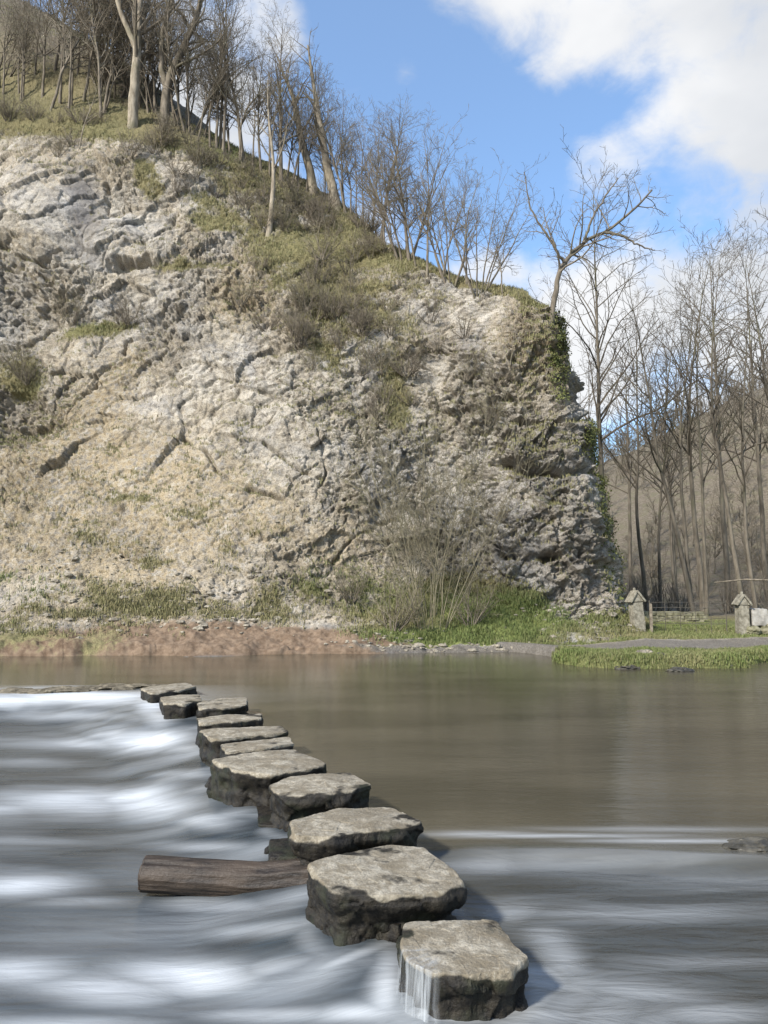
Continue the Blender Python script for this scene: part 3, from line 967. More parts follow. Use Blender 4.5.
def make_stone(outline, ztop, under, nth, ntop, nside, seed, zbot=-0.75, drop=0.0, name='stepping_stone', allwet=False):
    ymin = min(p[1] for p in outline)
    pts = np.array([G(px, ymin + (py - ymin) * 0.88, ztop)[:2] for px, py in outline])
    c = pts.mean(0)
    th = np.linspace(-math.pi, math.pi, nth, endpoint=False)
    R = np.zeros(nth)
    n = len(pts)
    dirs = np.stack([np.cos(th), np.sin(th)], 1)
    for i in range(n):
        a, b = pts[i] - c, pts[(i + 1) % n] - c
        e = b - a
        den = dirs[:, 0] * e[1] - dirs[:, 1] * e[0]
        den = np.where(np.abs(den) < 1e-9, 1e-9, den)
        t = (a[0] * e[1] - a[1] * e[0]) / den
        u = (a[0] * dirs[:, 1] - a[1] * dirs[:, 0]) / den
        ok = (t > 0) & (u >= -1e-6) & (u <= 1 + 1e-6)
        R = np.where(ok, np.maximum(R, t), R)
    k = max(1, nth // 110)
    for _ in range(2):
        R = sum(np.roll(R, s) for s in range(-k, k + 1)) / (2 * k + 1)
    size = R.mean()
    R = R * (1 + (0.035 if seed < 3 else 0.05) * fbm(np.stack([np.cos(th) * 2.6, np.sin(th) * 2.6, 0 * th + seed * 3.3], 1), 4, 250 + seed))
    rows = []
    for q in np.linspace(0.0, 1, ntop) ** 0.8:
        rows.append((q * 0.965, ztop - 0.012 * q * q, 0.0))
    eh = 0.035
    for a in np.linspace(0.12, 1, 7):
        rows.append((0.965 + 0.035 * math.sin(a * math.pi / 2), ztop - 0.012 - eh * (1 - math.cos(a * math.pi / 2)), a * 0.2))
    zs = np.linspace(ztop - 0.012 - eh, zbot, nside + 1)[1:]
    for z in zs:
        rows.append((1.0, z, 1.0))
    rows = np.array(rows)
    nrw = len(rows)
    front = 0.35 + 0.65 * np.clip(np.cos(th + math.pi / 2 - 0.25), 0, 1)      # undercut most on the side towards -y
    P = np.zeros((nrw, nth, 3))
    for i, (rf, z, sd_) in enumerate(rows):
        dz = ztop - z
        cut = under * sstep(0.06, 0.22, dz) * sd_ - under * 0.3 * sstep(0.4, 0.6, dz)
        rr = R * rf * (1 - 0.0 * sd_) - cut * front * min(1.0, size * 2.2) * (rf > 0.99)
        rr = rr * (1 + 0.10 * drop * sd_ * sstep(0.0, 0.5, dz))
        P[i, :, 0] = c[0] + rr * np.cos(th)
        P[i, :, 1] = c[1] + rr * np.sin(th)
        P[i, :, 2] = z
    nn = grid_normals(P)
    # wrap-safe normals
    Pw = np.concatenate([P[:, -1:], P, P[:, :1]], 1)
    nn = grid_normals(Pw)[:, 1:-1]
    mid = nn[nrw - 5, 0]
    if mid[0] * math.cos(th[0]) + mid[1] * math.sin(th[0]) < 0:
        nn = -nn
    nn[0] = (0, 0, 1)
    side = sstep(0.0, 0.6, rows[:, 2])[:, None]
    off = seed * 3.17
    q = P + off
    f1, f2, rn, bv = worley(q / np.array([0.30, 0.30, 0.12]), 200 + seed)
    tl = (bv * (rn[..., 1:4] - 0.5)).sum(-1)
    d = side * ((rn[..., 0] - 0.5) * 0.03 + tl * 0.05 - 0.008 * np.exp(-(f2 - f1) / 0.07))
    d += fbm(q / 0.28, 4, 210 + seed) * (0.009 + 0.026 * side)
    d += fbm(q / 0.06, 4, 220 + seed, 0.6) * (0.0045 + 0.010 * side)
    # shallow pits and spalls in the trodden top
    f1, f2, rn, bv = worley(q / 0.17, 230 + seed)
    d += (1 - side) * ((rn[..., 0] - 0.5) * 0.006)
    d += (1 - side) * fbm(q / 0.5, 2, 235 + seed) * 0.015
    tiltx = (vnoise(np.array([[seed * 1.7, 3.3, 1.1]]), 5)[0] - 0.5) * 0.05
    P = P + nn * d[..., None]
    P[..., 2] += (P[..., 0] - c[0]) * tiltx * (1 - 0.0)
    P[0] = P[0].mean(0)
    wet = sstep(ztop + 0.005, ztop - 0.075, P[..., 2] + fbm(q / 0.22, 4, 240 + seed) * 0.06)  # flanks blacken below the rim: wetness and painted-in shade together
    if allwet:
        wet[:] = 1.0
    origin = np.array([c[0], c[1], 0.0])
    o = mesh_np(name, (P - origin).reshape(-1, 3), grid_faces(nrw, nth, True), M_STONE, True, {'wet': wet.ravel()})
    o.location = origin
    STONE_XY.append((c[0], c[1], size))
    return o, P, rows


stone_rows = None
for i, (outl, zt, un, lab) in enumerate(STONES):
    res = [(420, 110, 90), (420, 110, 90), (340, 80, 70), (300, 70, 60), (260, 60, 50)] + [(180, 36, 36)] * 6
    o, Pst, rws = make_stone(outl, zt, un, *res[i], seed=i + 1, drop=(1.0, 1.7, .5, .4, .6)[i] if i < 5 else 0.2)
    tag(o, lab, 'stepping stone', 'stepping stones across the river')
    if i == 0:
        P_near, R_near = Pst, rws
stone_line = np.array([s[:2] for s in STONE_XY])
# low rocks that prop the stones on the downstream side
for (outl, zt, lab) in [
        ([(256, 800), (278, 798), (292, 815), (282, 828), (258, 826)], 0.02, 'dark wet rock propping the fourth stepping stone'),
        ([(270, 838), (292, 836), (308, 850), (298, 860), (270, 858)], 0.05, 'dark wet rock wedged under the broad stepping stone by the log'),
        ([(210, 775), (236, 776), (250, 790), (236, 797), (206, 790)], 0.06, 'dark wet rock under the left end of the fifth stepping stone'),
        ([(384, 908), (402, 906), (410, 918), (398, 926), (382, 920)], 0.10, 'small wet rock lodged between the two nearest stepping stones')]:
    o, _, _ = make_stone(outl, zt, 0.02, 160, 40, 30, seed=40 + len(STONE_XY), name='propping_rock', allwet=True)
    STONE_XY.pop()
    tag(o, lab, 'rock')

# ------------------------------------------------------------------ water
line = [np.array([-30.0, 14.2]), np.array([-9.0, 15.0]), np.array([-6.2, 15.4])] + [stone_line[i] for i in range(len(stone_line) - 1, -1, -1)]
line += [stone_line[0] + (0.42, -1.3), stone_line[0] + (1.2, -3.4)]
line = np.array(line)


def weir_dist(x, y):
    best = np.full(x.shape, 1e9)
    sgn = np.ones(x.shape)
    for (x0, y0), (x1, y1) in zip(line[:-1], line[1:]):
        dx, dy = x1 - x0, y1 - y0
        t = np.clip(((x - x0) * dx + (y - y0) * dy) / (dx * dx + dy * dy), 0, 1)
        d = np.hypot(x - x0 - t * dx, y - y0 - t * dy)
        s = np.sign(dx * (y - y0) - dy * (x - x0))
        m = d < best
        best = np.where(m, d, best)
        sgn = np.where(m, s, sgn)
    return best * sgn          # positive upstream


ky = np.concatenate([np.linspace(0.6, 2.6, 24)[:-1], 1 / np.linspace(1 / 2.6, 1 / 27.5, 520)])
kx = np.concatenate([np.linspace(-3, -0.62, 40)[:-1], np.linspace(-0.62, 0.62, 440)[:-1], np.linspace(0.62, 3, 40)])
KX, WY = np.meshgrid(kx, ky)
WX = KX * WY
wdist = weir_dist(WX, WY)
WP = np.stack([WX, WY, np.zeros_like(WX)], -1)
low = -0.17 - 0.14 * sstep(5, 13, WY)
wz = low + (0 - low) * sstep(-0.85 - 0.09 * WY, -0.03 * WY, wdist + 0.15 * fbm(WP / 0.5, 2, 301))
WP0 = WP.copy()
WP0[..., 2] = wz
wpx, wpy, _ = proj(WP0)
# flow-stretched undulation
fl = np.stack([WX * 0.62 + WY * 0.08, WY * 1.35 - WX * 0.12, np.zeros_like(WX)], -1)
und = fbm(fl / 0.9, 3, 310, 0.4)
und2 = fbm(np.stack([WX * 0.8, WY * 3.2, np.zeros_like(WX)], -1) / 0.6, 3, 311)
down = sstep(0.15, -0.35, wdist)
# the wave that stands across the right of the river
wave_y = 5.95 + 0.10 * (WX - 0.5) * 0 + 0.12 * np.sin(WX * 0.9 + 0.4) - 0.05 * WX
wv = WY - wave_y
wmask = sstep(0.15, 0.7, WX - 0.05)
below = sstep(0.25, -0.3, wv) * sstep(-0.2, 0.4, WX) * (1 - down)
right = sstep(-0.1, 0.4, wdist)
wz += -0.055 * below
wz += wmask * (1 - down) * (0.035 * np.exp(-(wv / 0.10) ** 2) - 0.02 * np.exp(-((wv + 0.22) / 0.12) ** 2))
wz += down * (und * 0.011 + und2 * 0.002) + below * (und * 0.022 + und2 * 0.005)
for (cx, cy, r) in STONE_XY:
    dd = np.hypot(WX - cx - 0.25 * r, WY - cy)
    wz += 0.025 * np.exp(-((dd - r * 0.9) / 0.12) ** 2) * sstep(-0.1, 0.4, (WX - cx))
foam = np.zeros(WX.shape)
und3 = fbm(np.stack([WX * 0.7, WY * 1.1, np.zeros_like(WX)], -1) / 1.3, 3, 330)
jx = 40 * und3 + 10 * und2
jy = 12 * und3 + 3 * und2


def fb(cx, cy, rx, ry, w, rot=0.0):
    c, s = math.cos(rad(rot)), math.sin(rad(rot))
    dx, dy = wpx + jx * min(1, rx / 80) - cx, wpy + jy * min(1, ry / 14) - cy
    u = (dx * c + dy * s) / rx
    v = (-dx * s + dy * c) / ry
    return w * np.exp(-(u * u + v * v))


for b_ in [(95, 697, 105, 9, 1.15), (10, 701, 65, 8, .95), (160, 702, 22, 14, 1.1, -20), (70, 716, 90, 5, .42), (140, 737, 48, 12, 1.1), (70, 742, 70, 7, .55), (185, 750, 30, 6, .4),
           (20, 762, 60, 5, .32), (75, 803, 75, 15, .72), (150, 806, 50, 14, .8), (205, 820, 34, 8, .55), (0, 812, 60, 10, .5), (185, 775, 36, 5, .35),
           (35, 842, 90, 5, .22), (200, 846, 50, 6, .42), (15, 884, 66, 13, .8), (85, 902, 60, 6, .3), (215, 905, 60, 9, .42), (262, 926, 60, 8, .4, -8),
           (190, 978, 70, 17, .85), (110, 990, 70, 14, .7), (20, 975, 60, 14, .6), (270, 968, 50, 9, .45, -12), (345, 958, 50, 6, .5, -22), (60, 1022, 110, 9, .5), (270, 1016, 90, 8, .45),
           (388, 985, 16, 40, .65), (370, 1018, 50, 10, .5), (552, 940, 30, 18, .42, 40), (505, 905, 30, 10, .25), (600, 905, 120, 8, .2, -4),
           (650, 985, 80, 10, .42, 6), (725, 1008, 60, 10, .45), (560, 1014, 60, 9, .5), (690, 950, 90, 7, .25), (470, 1018, 60, 8, .45), (700, 870, 120, 7, .18),
           (480, 834, 60, 3, .5), (560, 836, 110, 2.4, .62), (680, 841, 100, 2.6, .55), (650, 829, 120, 3, .3), (620, 855, 160, 8, .2), (480, 856, 60, 10, .2)]:  # faint ellipses right of the stones paint surface sheen as foam
    foam = np.maximum(foam, fb(*b_))
# white water let through each gap, spreading as it runs away downstream
flow = np.array([-0.985, -0.17])
for (xa, ya, ra), (xb, yb, rb) in zip(STONE_XY[:-1], STONE_XY[1:]):
    gx0, gy0 = (xa + xb) / 2 - .1, (ya + yb) / 2
    al = (WX - gx0) * flow[0] + (WY - gy0) * flow[1] + 0.25 * und
    ac = -(WX - gx0) * flow[1] + (WY - gy0) * flow[0] + 0.18 * und
    wd_ = 0.12 + 0.13 * np.clip(al, 0, 9)
    foam = np.maximum(foam, 0.5 * np.exp(-(ac / wd_) ** 2) * sstep(0.0, 0.5, al) * np.exp(-np.clip(al, 0, 99) / 1.1))
# collars where the current meets stone
for (cx, cy, r) in STONE_XY[:5]:
    dd = np.hypot(WX - cx, WY - cy) + 0.10 * und
    foam = np.maximum(foam, 0.22 * np.exp(-((dd - r * 1.15) / 0.08) ** 2) * sstep(-0.2, 0.5, np.sin(np.arctan2(WY - cy, WX - cx) * 2 + cx) + .2))
xN, yN, rN = STONE_XY[0]
for rr_, w_, a0, a1, q in ((1.40, .13, -1.2, .8, .42), (1.8, .14, -1.5, .3, .34), (2.3, .18, -1.4, .1, .34), (2.9, .16, -1.3, 0.0, .26)):
    dd = np.hypot((WX - xN) * .8, WY - yN) + 0.16 * und + 0.16 * und3
    an = np.arctan2(WY - yN, WX - xN)
    foam = np.maximum(foam, q * np.exp(-((dd - rN * rr_) / w_) ** 2) * sstep(a0 - .4, a0 + .3, an) * sstep(a1 + .4, a1 - .3, an))
strk = fbm(np.stack([WX * 0.45 + 0.1 * WY, WY * 5.5 - WX * 0.4, np.zeros_like(WX)], -1) / 0.8, 4, 320)
foam = foam * (0.9 + 0.15 * strk) + down * np.clip(und3 * 0.20 + und * 0.08 + 0.01, 0, 1) + below * np.clip(strk * 0.16 - .01, 0, 1)
foam = np.clip(foam * (1 - 0.12 * right), 0, 1) * np.where(WY > 16.0, 0, 1)
aer_sky = np.clip(down * 1.0 + below * 0.6 + sstep(0.5, 0.0, wdist) * 0.1, 0, 1)  # where the aerated, sky-tinted water colour is painted
rip = np.clip(down * 0.2 + below * 0.8 + 0.5 * sstep(2, 8, WX) + 0.25 * sstep(10, 5, WY), 0, 1)
WPz = np.stack([WX, WY, wz], -1)
ww = mesh_np('river_water', WPz.reshape(-1, 3), grid_faces(*WX.shape), M_WATER, True, {'water': np.stack([foam, aer_sky, rip], -1).reshape(-1, 3)})
tag(ww, kind='structure')

# water pouring down the left flank of the nearest stone
nrw, nth = P_near.shape[:2]
r0 = int(np.searchsorted(R_near[:, 2], 0.01)) - 62
cN = P_near[0, 0]
angs = np.arctan2(P_near[nrw - 40, :, 1] - cN[1], P_near[nrw - 40, :, 0] - cN[0])
selc = np.where((angs > rad(-180)) & (angs < rad(-112)))[0]
selc = selc[np.argsort(angs[selc])]
sub = P_near[r0:r0 + 126][:, selc].copy()
cc = np.array([cN[0], cN[1]])
vecs = sub[..., :2] - cc
ln = np.linalg.norm(vecs, axis=-1, keepdims=True)
# the sheet clears the undercut: keep the widest radius reached so far
lmax = np.maximum.accumulate(ln, axis=0)
fall_t = np.linspace(0, 1, sub.shape[0])[:, None]
sub[..., :2] = cc + vecs / ln * (lmax + 0.008 + 0.05 * np.clip(fall_t - 0.55, 0, 1)[..., None] * 1.5)
sub[..., 2] += 0.008
uu = np.linspace(0, 1, len(selc))[None, :] * np.ones_like(fall_t)
env = sstep(0, 0.15, uu) * sstep(1.0, 0.7, uu) * (0.45 * sstep(0.0, 0.25, fall_t) + 0.45 * sstep(.42, .56, fall_t)) * np.ones_like(uu)
sp = mesh_np('spilling_water', sub.reshape(-1, 3), grid_faces(*sub.shape[:2]), M_SPILL, True,
             {'fall': np.stack([uu, fall_t * np.ones_like(uu), env], -1).reshape(-1, 3)})
tag(sp, kind='structure')

# ------------------------------------------------------------------ tubes
class Tubes:
    def __init__(self):
        self.v = []
        self.f = []
        self.n = 0

    def add(self, pts, rad_, sides, cap=False):
        pts = np.asarray(pts, float)
        n = len(pts)
        t = np.gradient(pts, axis=0)
        t /= np.maximum(np.linalg.norm(t, axis=1, keepdims=True), 1e-9)
        ref = np.array([0.31, 0.2, 0.93]) if abs(t[0, 2]) < 0.8 else np.array([0.95, 0.3, 0.05])
        a = np.cross(t, ref)
        a /= np.maximum(np.linalg.norm(a, axis=1, keepdims=True), 1e-9)
        b = np.cross(t, a)
        ph = np.arange(sides) * (2 * math.pi / sides)
        r = np.asarray(rad_, float)
        if r.ndim == 1:
            r = r[:, None]
        ring = pts[:, None] + (r * np.cos(ph))[..., None] * a[:, None] + (r * np.sin(ph))[..., None] * b[:, None]
        self.v.append(ring.reshape(-1, 3))
        self.f.append(grid_faces(n, sides, True) + self.n)
        self.n += n * sides

    def build(self, name, mat, parent=None):
        return mesh_np(name, np.concatenate(self.v), np.concatenate(self.f), mat, True, None, parent)


def wander(rng, p, d, length, n, wig, trop=(0, 0, 0.0)):
    """a polyline that bends at random; trop pulls it each step"""
    d = np.asarray(d, float)
    d = d / np.linalg.norm(d)
    pts = [np.asarray(p, float)]
    st = length / n
    for _ in range(n):
        d = d + rng.normal(0, wig, 3) + np.asarray(trop)
        d = d / np.linalg.norm(d)
        pts.append(pts[-1] + d * st)
    return np.array(pts)


def side_dir(rng, t, ang, az=None):
    t = t / np.linalg.norm(t)
    a = np.cross(t, [0.3, 0.4, 0.87])
    if np.linalg.norm(a) < 1e-3:
        a = np.cross(t, [1, 0, 0])
    a /= np.linalg.norm(a)
    b = np.cross(t, a)
    az = rng.uniform(0, 2 * math.pi) if az is None else az
    s = a * math.cos(az) + b * math.sin(az)
    return t * math.cos(ang) + s * math.sin(ang)


def branchlets(rng, T, pts, rads, level, maxl, cfg):
    """children all along a limb, then their children"""
    L = np.linalg.norm(np.diff(pts, axis=0), axis=1).sum()
    nch = max(2, int(L * cfg['dens'][level]))
    n = len(pts)
    for k in range(nch):
        q = cfg['start'][level] + (1 - cfg['start'][level]) * (k + rng.uniform(0, 1)) / nch
        q = min(q, 0.995)
        fi = q * (n - 1)
        i = int(fi)
        p = pts[i] + (pts[min(i + 1, n - 1)] - pts[i]) * (fi - i)
        r = rads[i] + (rads[min(i + 1, n - 1)] - rads[i]) * (fi - i)
        t = pts[min(i + 1, n - 1)] - pts[max(i - 0, 0)] if i < n - 1 else pts[-1] - pts[-2]
        ang = rad(rng.uniform(*cfg['ang'][level]))
        d = side_dir(rng, t, ang)
        ln = L * rng.uniform(*cfg['len'][level]) * (1.05 - 0.65 * q)
        ln = min(max(ln, cfg['min'][level]), cfg.get('max', [9, 9, 9, 9])[level])
        seg = cfg['seg'][level]
        ch = wander(rng, p, d, ln, seg, cfg['wig'], (0, 0, cfg['trop']))
        r0 = max(min(r * 0.62, r * 0.35 + ln * 0.006), cfg.get('tw', 0.0075))
        r1 = max(r0 * 0.25, cfg.get('tw', 0.0075) * 0.6)
        rr = np.linspace(r0, r1, len(ch))
        T.add(ch, rr, cfg['sides'][level])
        if level + 1 < maxl:
            branchlets(rng, T, ch, rr, level + 1, maxl, cfg)


CFG = dict(dens=[2.6, 3.6, 5.2, 4], start=[0.30, 0.25, 0.2, 0.2], ang=[(28, 55), (28, 58), (25, 60), (25, 60)], len=[(0.28, 0.46), (0.30, 0.55), (0.25, 0.5), (.3, .5)],
           min=[0.6, 0.35, 0.22, 0.15], seg=[7, 5, 3, 3], wig=0.13, trop=0.045, sides=[5, 4, 3, 3])


def make_tree(name, seed, h, r0, stems=1, spread=0.05, cfg=None, m_trunk=None, m_crown=None, maxl=3, wig=0.045, stem_paths=None, taper=0.95):
    rng = np.random.default_rng(seed)
    c = dict(CFG)
    if cfg:
        c.update(cfg)
    root = empty(name)
    T0, T1 = Tubes(), Tubes()
    for s in range(stems if stem_paths is None else len(stem_paths)):
        if stem_paths is not None:
            path, ra, rb = stem_paths[s]
            path = np.array(path, float)
            kn = np.arange(len(path), dtype=float)
            pts = catmull(np.linspace(0, len(path) - 1, 22), kn, path)
            pts[1:-1] += rng.normal(0, 0.02, (20, 3))
            rr = np.linspace(ra, rb, 22)
        else:
            az = 2 * math.pi * s / max(stems, 1) + rng.uniform(-.5, .5)
            off = 0 if stems == 1 else r0 * 1.3
            hh = h * (1 if s == 0 else rng.uniform(0.72, 1.0))
            d = np.array([math.cos(az) * spread * (1 if stems > 1 else rng.uniform(.2, 1)), math.sin(az) * spread, 1.0])
            pts = wander(rng, (math.cos(az) * off, math.sin(az) * off, -0.9), d, hh + 0.9, 18, wig, (0, 0, 0.02))
            rs = r0 * (1 if s == 0 else rng.uniform(0.6, 0.95))
            q = np.linspace(0, 1, 19)
            rr = rs * (1 - taper * q ** 0.9)
            rr[1] *= 1.12
        T0.add(pts, rr, 9)
        branchlets(rng, T1, pts, rr, 0, maxl, c)
    T0.build('trunk', m_trunk or M_BARK, root)
    T1.build('crown', m_crown or M_TWIG, root)
    return root


TREES = []


def stand(proto, pos, h_scale, rz, label, group=None, used={}, lean=(0, 0)):
    first = not used.get(proto.name)
    o = proto if first else copy_thing(proto)
    used[proto.name] = True
    o.location = pos
    o.rotation_euler = (lean[0], lean[1], rz)
    o.scale = (h_scale,) * 3
    tag(o, label, 'tree', group)
    if first and not group and 'group' in o:
        del o['group']
    if not first and not group and 'group' in o:
        del o['group']
    TREES.append(o)
    return o


# prototypes
t_tall = [make_tree('bare_tree', 11, 11, 0.12, cfg=dict(trop=0.06)), make_tree('bare_tree', 12, 10, 0.10, cfg=dict(trop=0.05, dens=[2.2, 2.4, 3.6, 3])),
          make_tree('bare_tree', 13, 12, 0.19, cfg=dict(trop=0.03, start=[0.25, .2, .2, .2])),
          make_tree('bare_tree', 14, 10, 0.095, wig=0.08)]
t_multi = [make_tree('multi_stem_tree', 21, 8, 0.085, 6, 0.42, cfg=dict(dens=[1.6, 2.4, 3.5, 3], start=[.22, .2, .2, .2])),
           make_tree('multi_stem_tree', 22, 8.5, 0.09, 7, 0.34, cfg=dict(dens=[1.5, 2.2, 3.5, 3], trop=0.06)),
           make_tree('multi_stem_tree', 23, 7.5, 0.075, 8, 0.5, cfg=dict(dens=[1.5, 2.3, 3.2, 3], trop=0.05))]
t_stub = [make_tree('gnarled_tree', 31, 8, 0.25, taper=0.86, cfg=dict(dens=[1.5, 2.0, 3.2, 3], start=[.4, .25, .2, .2], len=[(.16, .34), (.3, .5), (.3, .5), (.3, .5)]), m_trunk=M_PALE, wig=0.07),
          make_tree('gnarled_tree', 32, 8, 0.25, taper=0.86, cfg=dict(dens=[1.5, 2.0, 3.2, 3], start=[.35, .25, .2, .2], len=[(.18, .36), (.3, .5), (.3, .5), (.3, .5)]), m_trunk=M_PALE, wig=0.06)]
t_pole = make_tree('pale_pole_tree', 33, 9, 0.17, cfg=dict(dens=[1.4, 2.2, 3.2, 3], start=[.45, .25, .2, .2]), m_trunk=M_PALE, wig=0.03)
t_sap = make_tree('pale_sapling', 34, 4.5, 0.055, cfg=dict(dens=[1.6, 2.2, 2, 2], start=[.42, .3, .2, .2], ang=[(15, 35), (20, 45), (25, 50), (25, 50)], len=[(.4, .6), (.3, .5), (.3, .5), (.3, .5)]),
                  m_trunk=M_PALE, m_crown=M_PALE, maxl=2, wig=0.05)
t_sap2 = make_tree('pale_sapling', 35, 3.0, 0.03, 3, 0.25, cfg=dict(dens=[1.6, 2.5, 2, 2], start=[.3, .3, .2, .2]), m_trunk=M_PALE, m_crown=M_PALE, maxl=2, wig=0.09)
t_alder = [make_tree('tall_alder', 41, 17, 0.14, 4, 0.13, cfg=dict(dens=[1.5, 2.2, 3.4, 3], trop=0.05, start=[.40, .25, .2, .2], wig=0.15, len=[(.2, .40), (.3, .5), (.3, .5), (.3, .5)]), m_trunk=M_DARK, m_crown=M_TWIGD),
           make_tree('tall_alder', 42, 16, 0.14, 1, 0.05, cfg=dict(dens=[2.0, 2.3, 3.4, 3], trop=0.05, start=[.40, .25, .2, .2], wig=0.15, len=[(.2, .40), (.3, .5), (.3, .5), (.3, .5)]), m_trunk=M_DARK, m_crown=M_TWIGD),
           make_tree('tall_alder', 43, 16, 0.12, 2, 0.16, cfg=dict(dens=[1.8, 2.3, 3.4, 3], trop=0.06, start=[.40, .25, .2, .2], wig=0.15, len=[(.2, .40), (.3, .5), (.3, .5), (.3, .5)]), m_trunk=M_DARK, m_crown=M_TWIGD)]
rs = random.Random(7)


def px_height(pos, npx):
    d = pos[1] * CP + (pos[2] - CAMZ) * SP
    return npx * d / FPX


def top_h(pos, px, toppy):
    """height that reaches toppy in the picture"""
    return atY(px, toppy, pos[1])[2] - pos[2]


# --- distinctive trees on the crag
def place(proto, ph, px, py, toppy, label, group=None, rz=None, lean=(0, 0), **kw):
    pos, _ = on_cliff(px, py, **kw)
    h = top_h(pos, px, toppy)
    return stand(proto, pos, h / ph, rs.uniform(0, 6.28) if rz is None else rz, label, group, lean=lean)


def local_path(pos, pts, Yd=None):
    """picture points at the tree's own distance -> its local coordinates; third value is depth offset in metres"""
    out = []
    for p in pts:
        q = atY(p[0], p[1], pos[1] + (p[2] if len(p) > 2 else 0))
        out.append(q - pos)
    return out


# the big pale trunk and the forked dark tree of the upper wood
pos, _ = on_cliff(133, 124)
tb = make_tree('bare_tree', 51, 10, 0.3, stem_paths=[(local_path(pos, [(131, 150), (134, 95), (137, 50), (140, 0, .3), (146, -60, .4), (150, -130, .5)]), 0.30, 0.11),
                                                    (local_path(pos, [(137, 50), (120, 10, -.3), (108, -40, -.5), (100, -90, -.6)]), 0.16, 0.06)], m_trunk=M_PALE,
               cfg=dict(dens=[1.8, 2.2, 3, 3], start=[.3, .2, .2, .2], len=[(.2, .4), (.3, .5), (.3, .5), (.3, .5)]))
stand(tb, pos, 1, 0, 'thickest pale trunk of the wood at the top of the crag')
pos, _ = on_cliff(165, 127)
tf = make_tree('forked_tree', 52, 10, 0.25, stem_paths=[(local_path(pos, [(164, 152), (165, 105), (168, 85), (182, 50, .2), (195, 22, .3), (200, 0, .3), (212, -50, .4)]), 0.27, 0.10),
                                                       (local_path(pos, [(167, 90), (161, 65), (163, 30, -.3), (172, 0, -.3), (170, -60, -.4)]), 0.17, 0.07),
                                                       (local_path(pos, [(190, 30, .3), (180, 12, 0), (172, 8, -.3), (160, -10, -.6)]), 0.10, 0.04)],
               m_trunk=M_BARK, cfg=dict(dens=[1.5, 2.2, 3, 3], start=[.35, .2, .2, .2], len=[(.18, .38), (.3, .5), (.3, .5), (.3, .5)]))
stand(tf, pos, 1, 0, 'forked grey tree whose right limb curves out over the crag top')
place(t_sap, 4.5, 76, 148, 72, 'thin pale sapling, forked, in front of the wood above the crag', rz=0.4)
place(t_tall[2], 12, 243, 158, 10, 'dark upright twin-limbed tree at the low notch in the skyline')
place(t_pole, 9, 267, 232, 62, 'straight pale pole-like trunk rising from the face below the skyline')
place(t_stub[0], 8, 316, 192, 34, 'left of two stout pale gnarled trees standing close on the crag top')
place(t_stub[1], 8, 338, 205, 28, 'right of two stout pale gnarled trees standing close on the crag top')
place(t_multi[0], 8, 405, 255, 122, 'wide many-stemmed bare tree halfway down the crag skyline')
place(t_multi[1], 8.5, 452, 278, 148, 'many-stemmed bare tree near the rounded end of the crag')
place(t_multi[2], 7.5, 478, 287, 165, 'lowest fan-shaped many-stemmed tree on the crag skyline')
place(t_sap2, 3.0, 508, 352, 300, 'small pale birch sapling rooted in the upper face of the crag')
place(t_sap2, 3.0, 256, 272, 245, 'tiny pale sapling on the turf below the pole-like trunk')
place(t_sap2, 3.0, 60, 322, 284, 'pale sapling against the grey slab on the left of the face')
place(t_sap2, 3.0, 410, 305, 262, 'slim pale sapling at the upper edge of the crag')

# bent tree on the nose
pos, _ = on_cliff(553, 318, smax=13.0)
tn = make_tree('bent_tree', 61, 6, 0.1, stem_paths=[
    (local_path(pos, [(551, 336), (554, 298), (558, 276), (570, 256, .1), (588, 240, .2), (612, 228, .2), (638, 205, .1), (652, 190, 0)]), 0.125, 0.03),
    (local_path(pos, [(564, 262), (554, 246, -.2), (542, 228, -.3), (530, 205, -.4), (524, 172, -.5)]), 0.065, 0.018),
    (local_path(pos, [(604, 232), (622, 236, -.2), (640, 246, -.3), (655, 250, -.4)]), 0.06, 0.02),
    (local_path(pos, [(584, 243), (592, 220, .3), (606, 196, .4), (618, 178, .5)]), 0.06, 0.02)],
    m_trunk=M_BARK, cfg=dict(dens=[2.6, 3.6, 5, 3], start=[.28, .2, .2, .2], ang=[(35, 70), (30, 65), (25, 60), (25, 60)], len=[(.20, .40), (.3, .55), (.3, .5), (.3, .5)], trop=0.02, wig=0.16))
stand(tn, pos, 1, 0, 'bent bare tree leaning right from the rounded end of the crag')

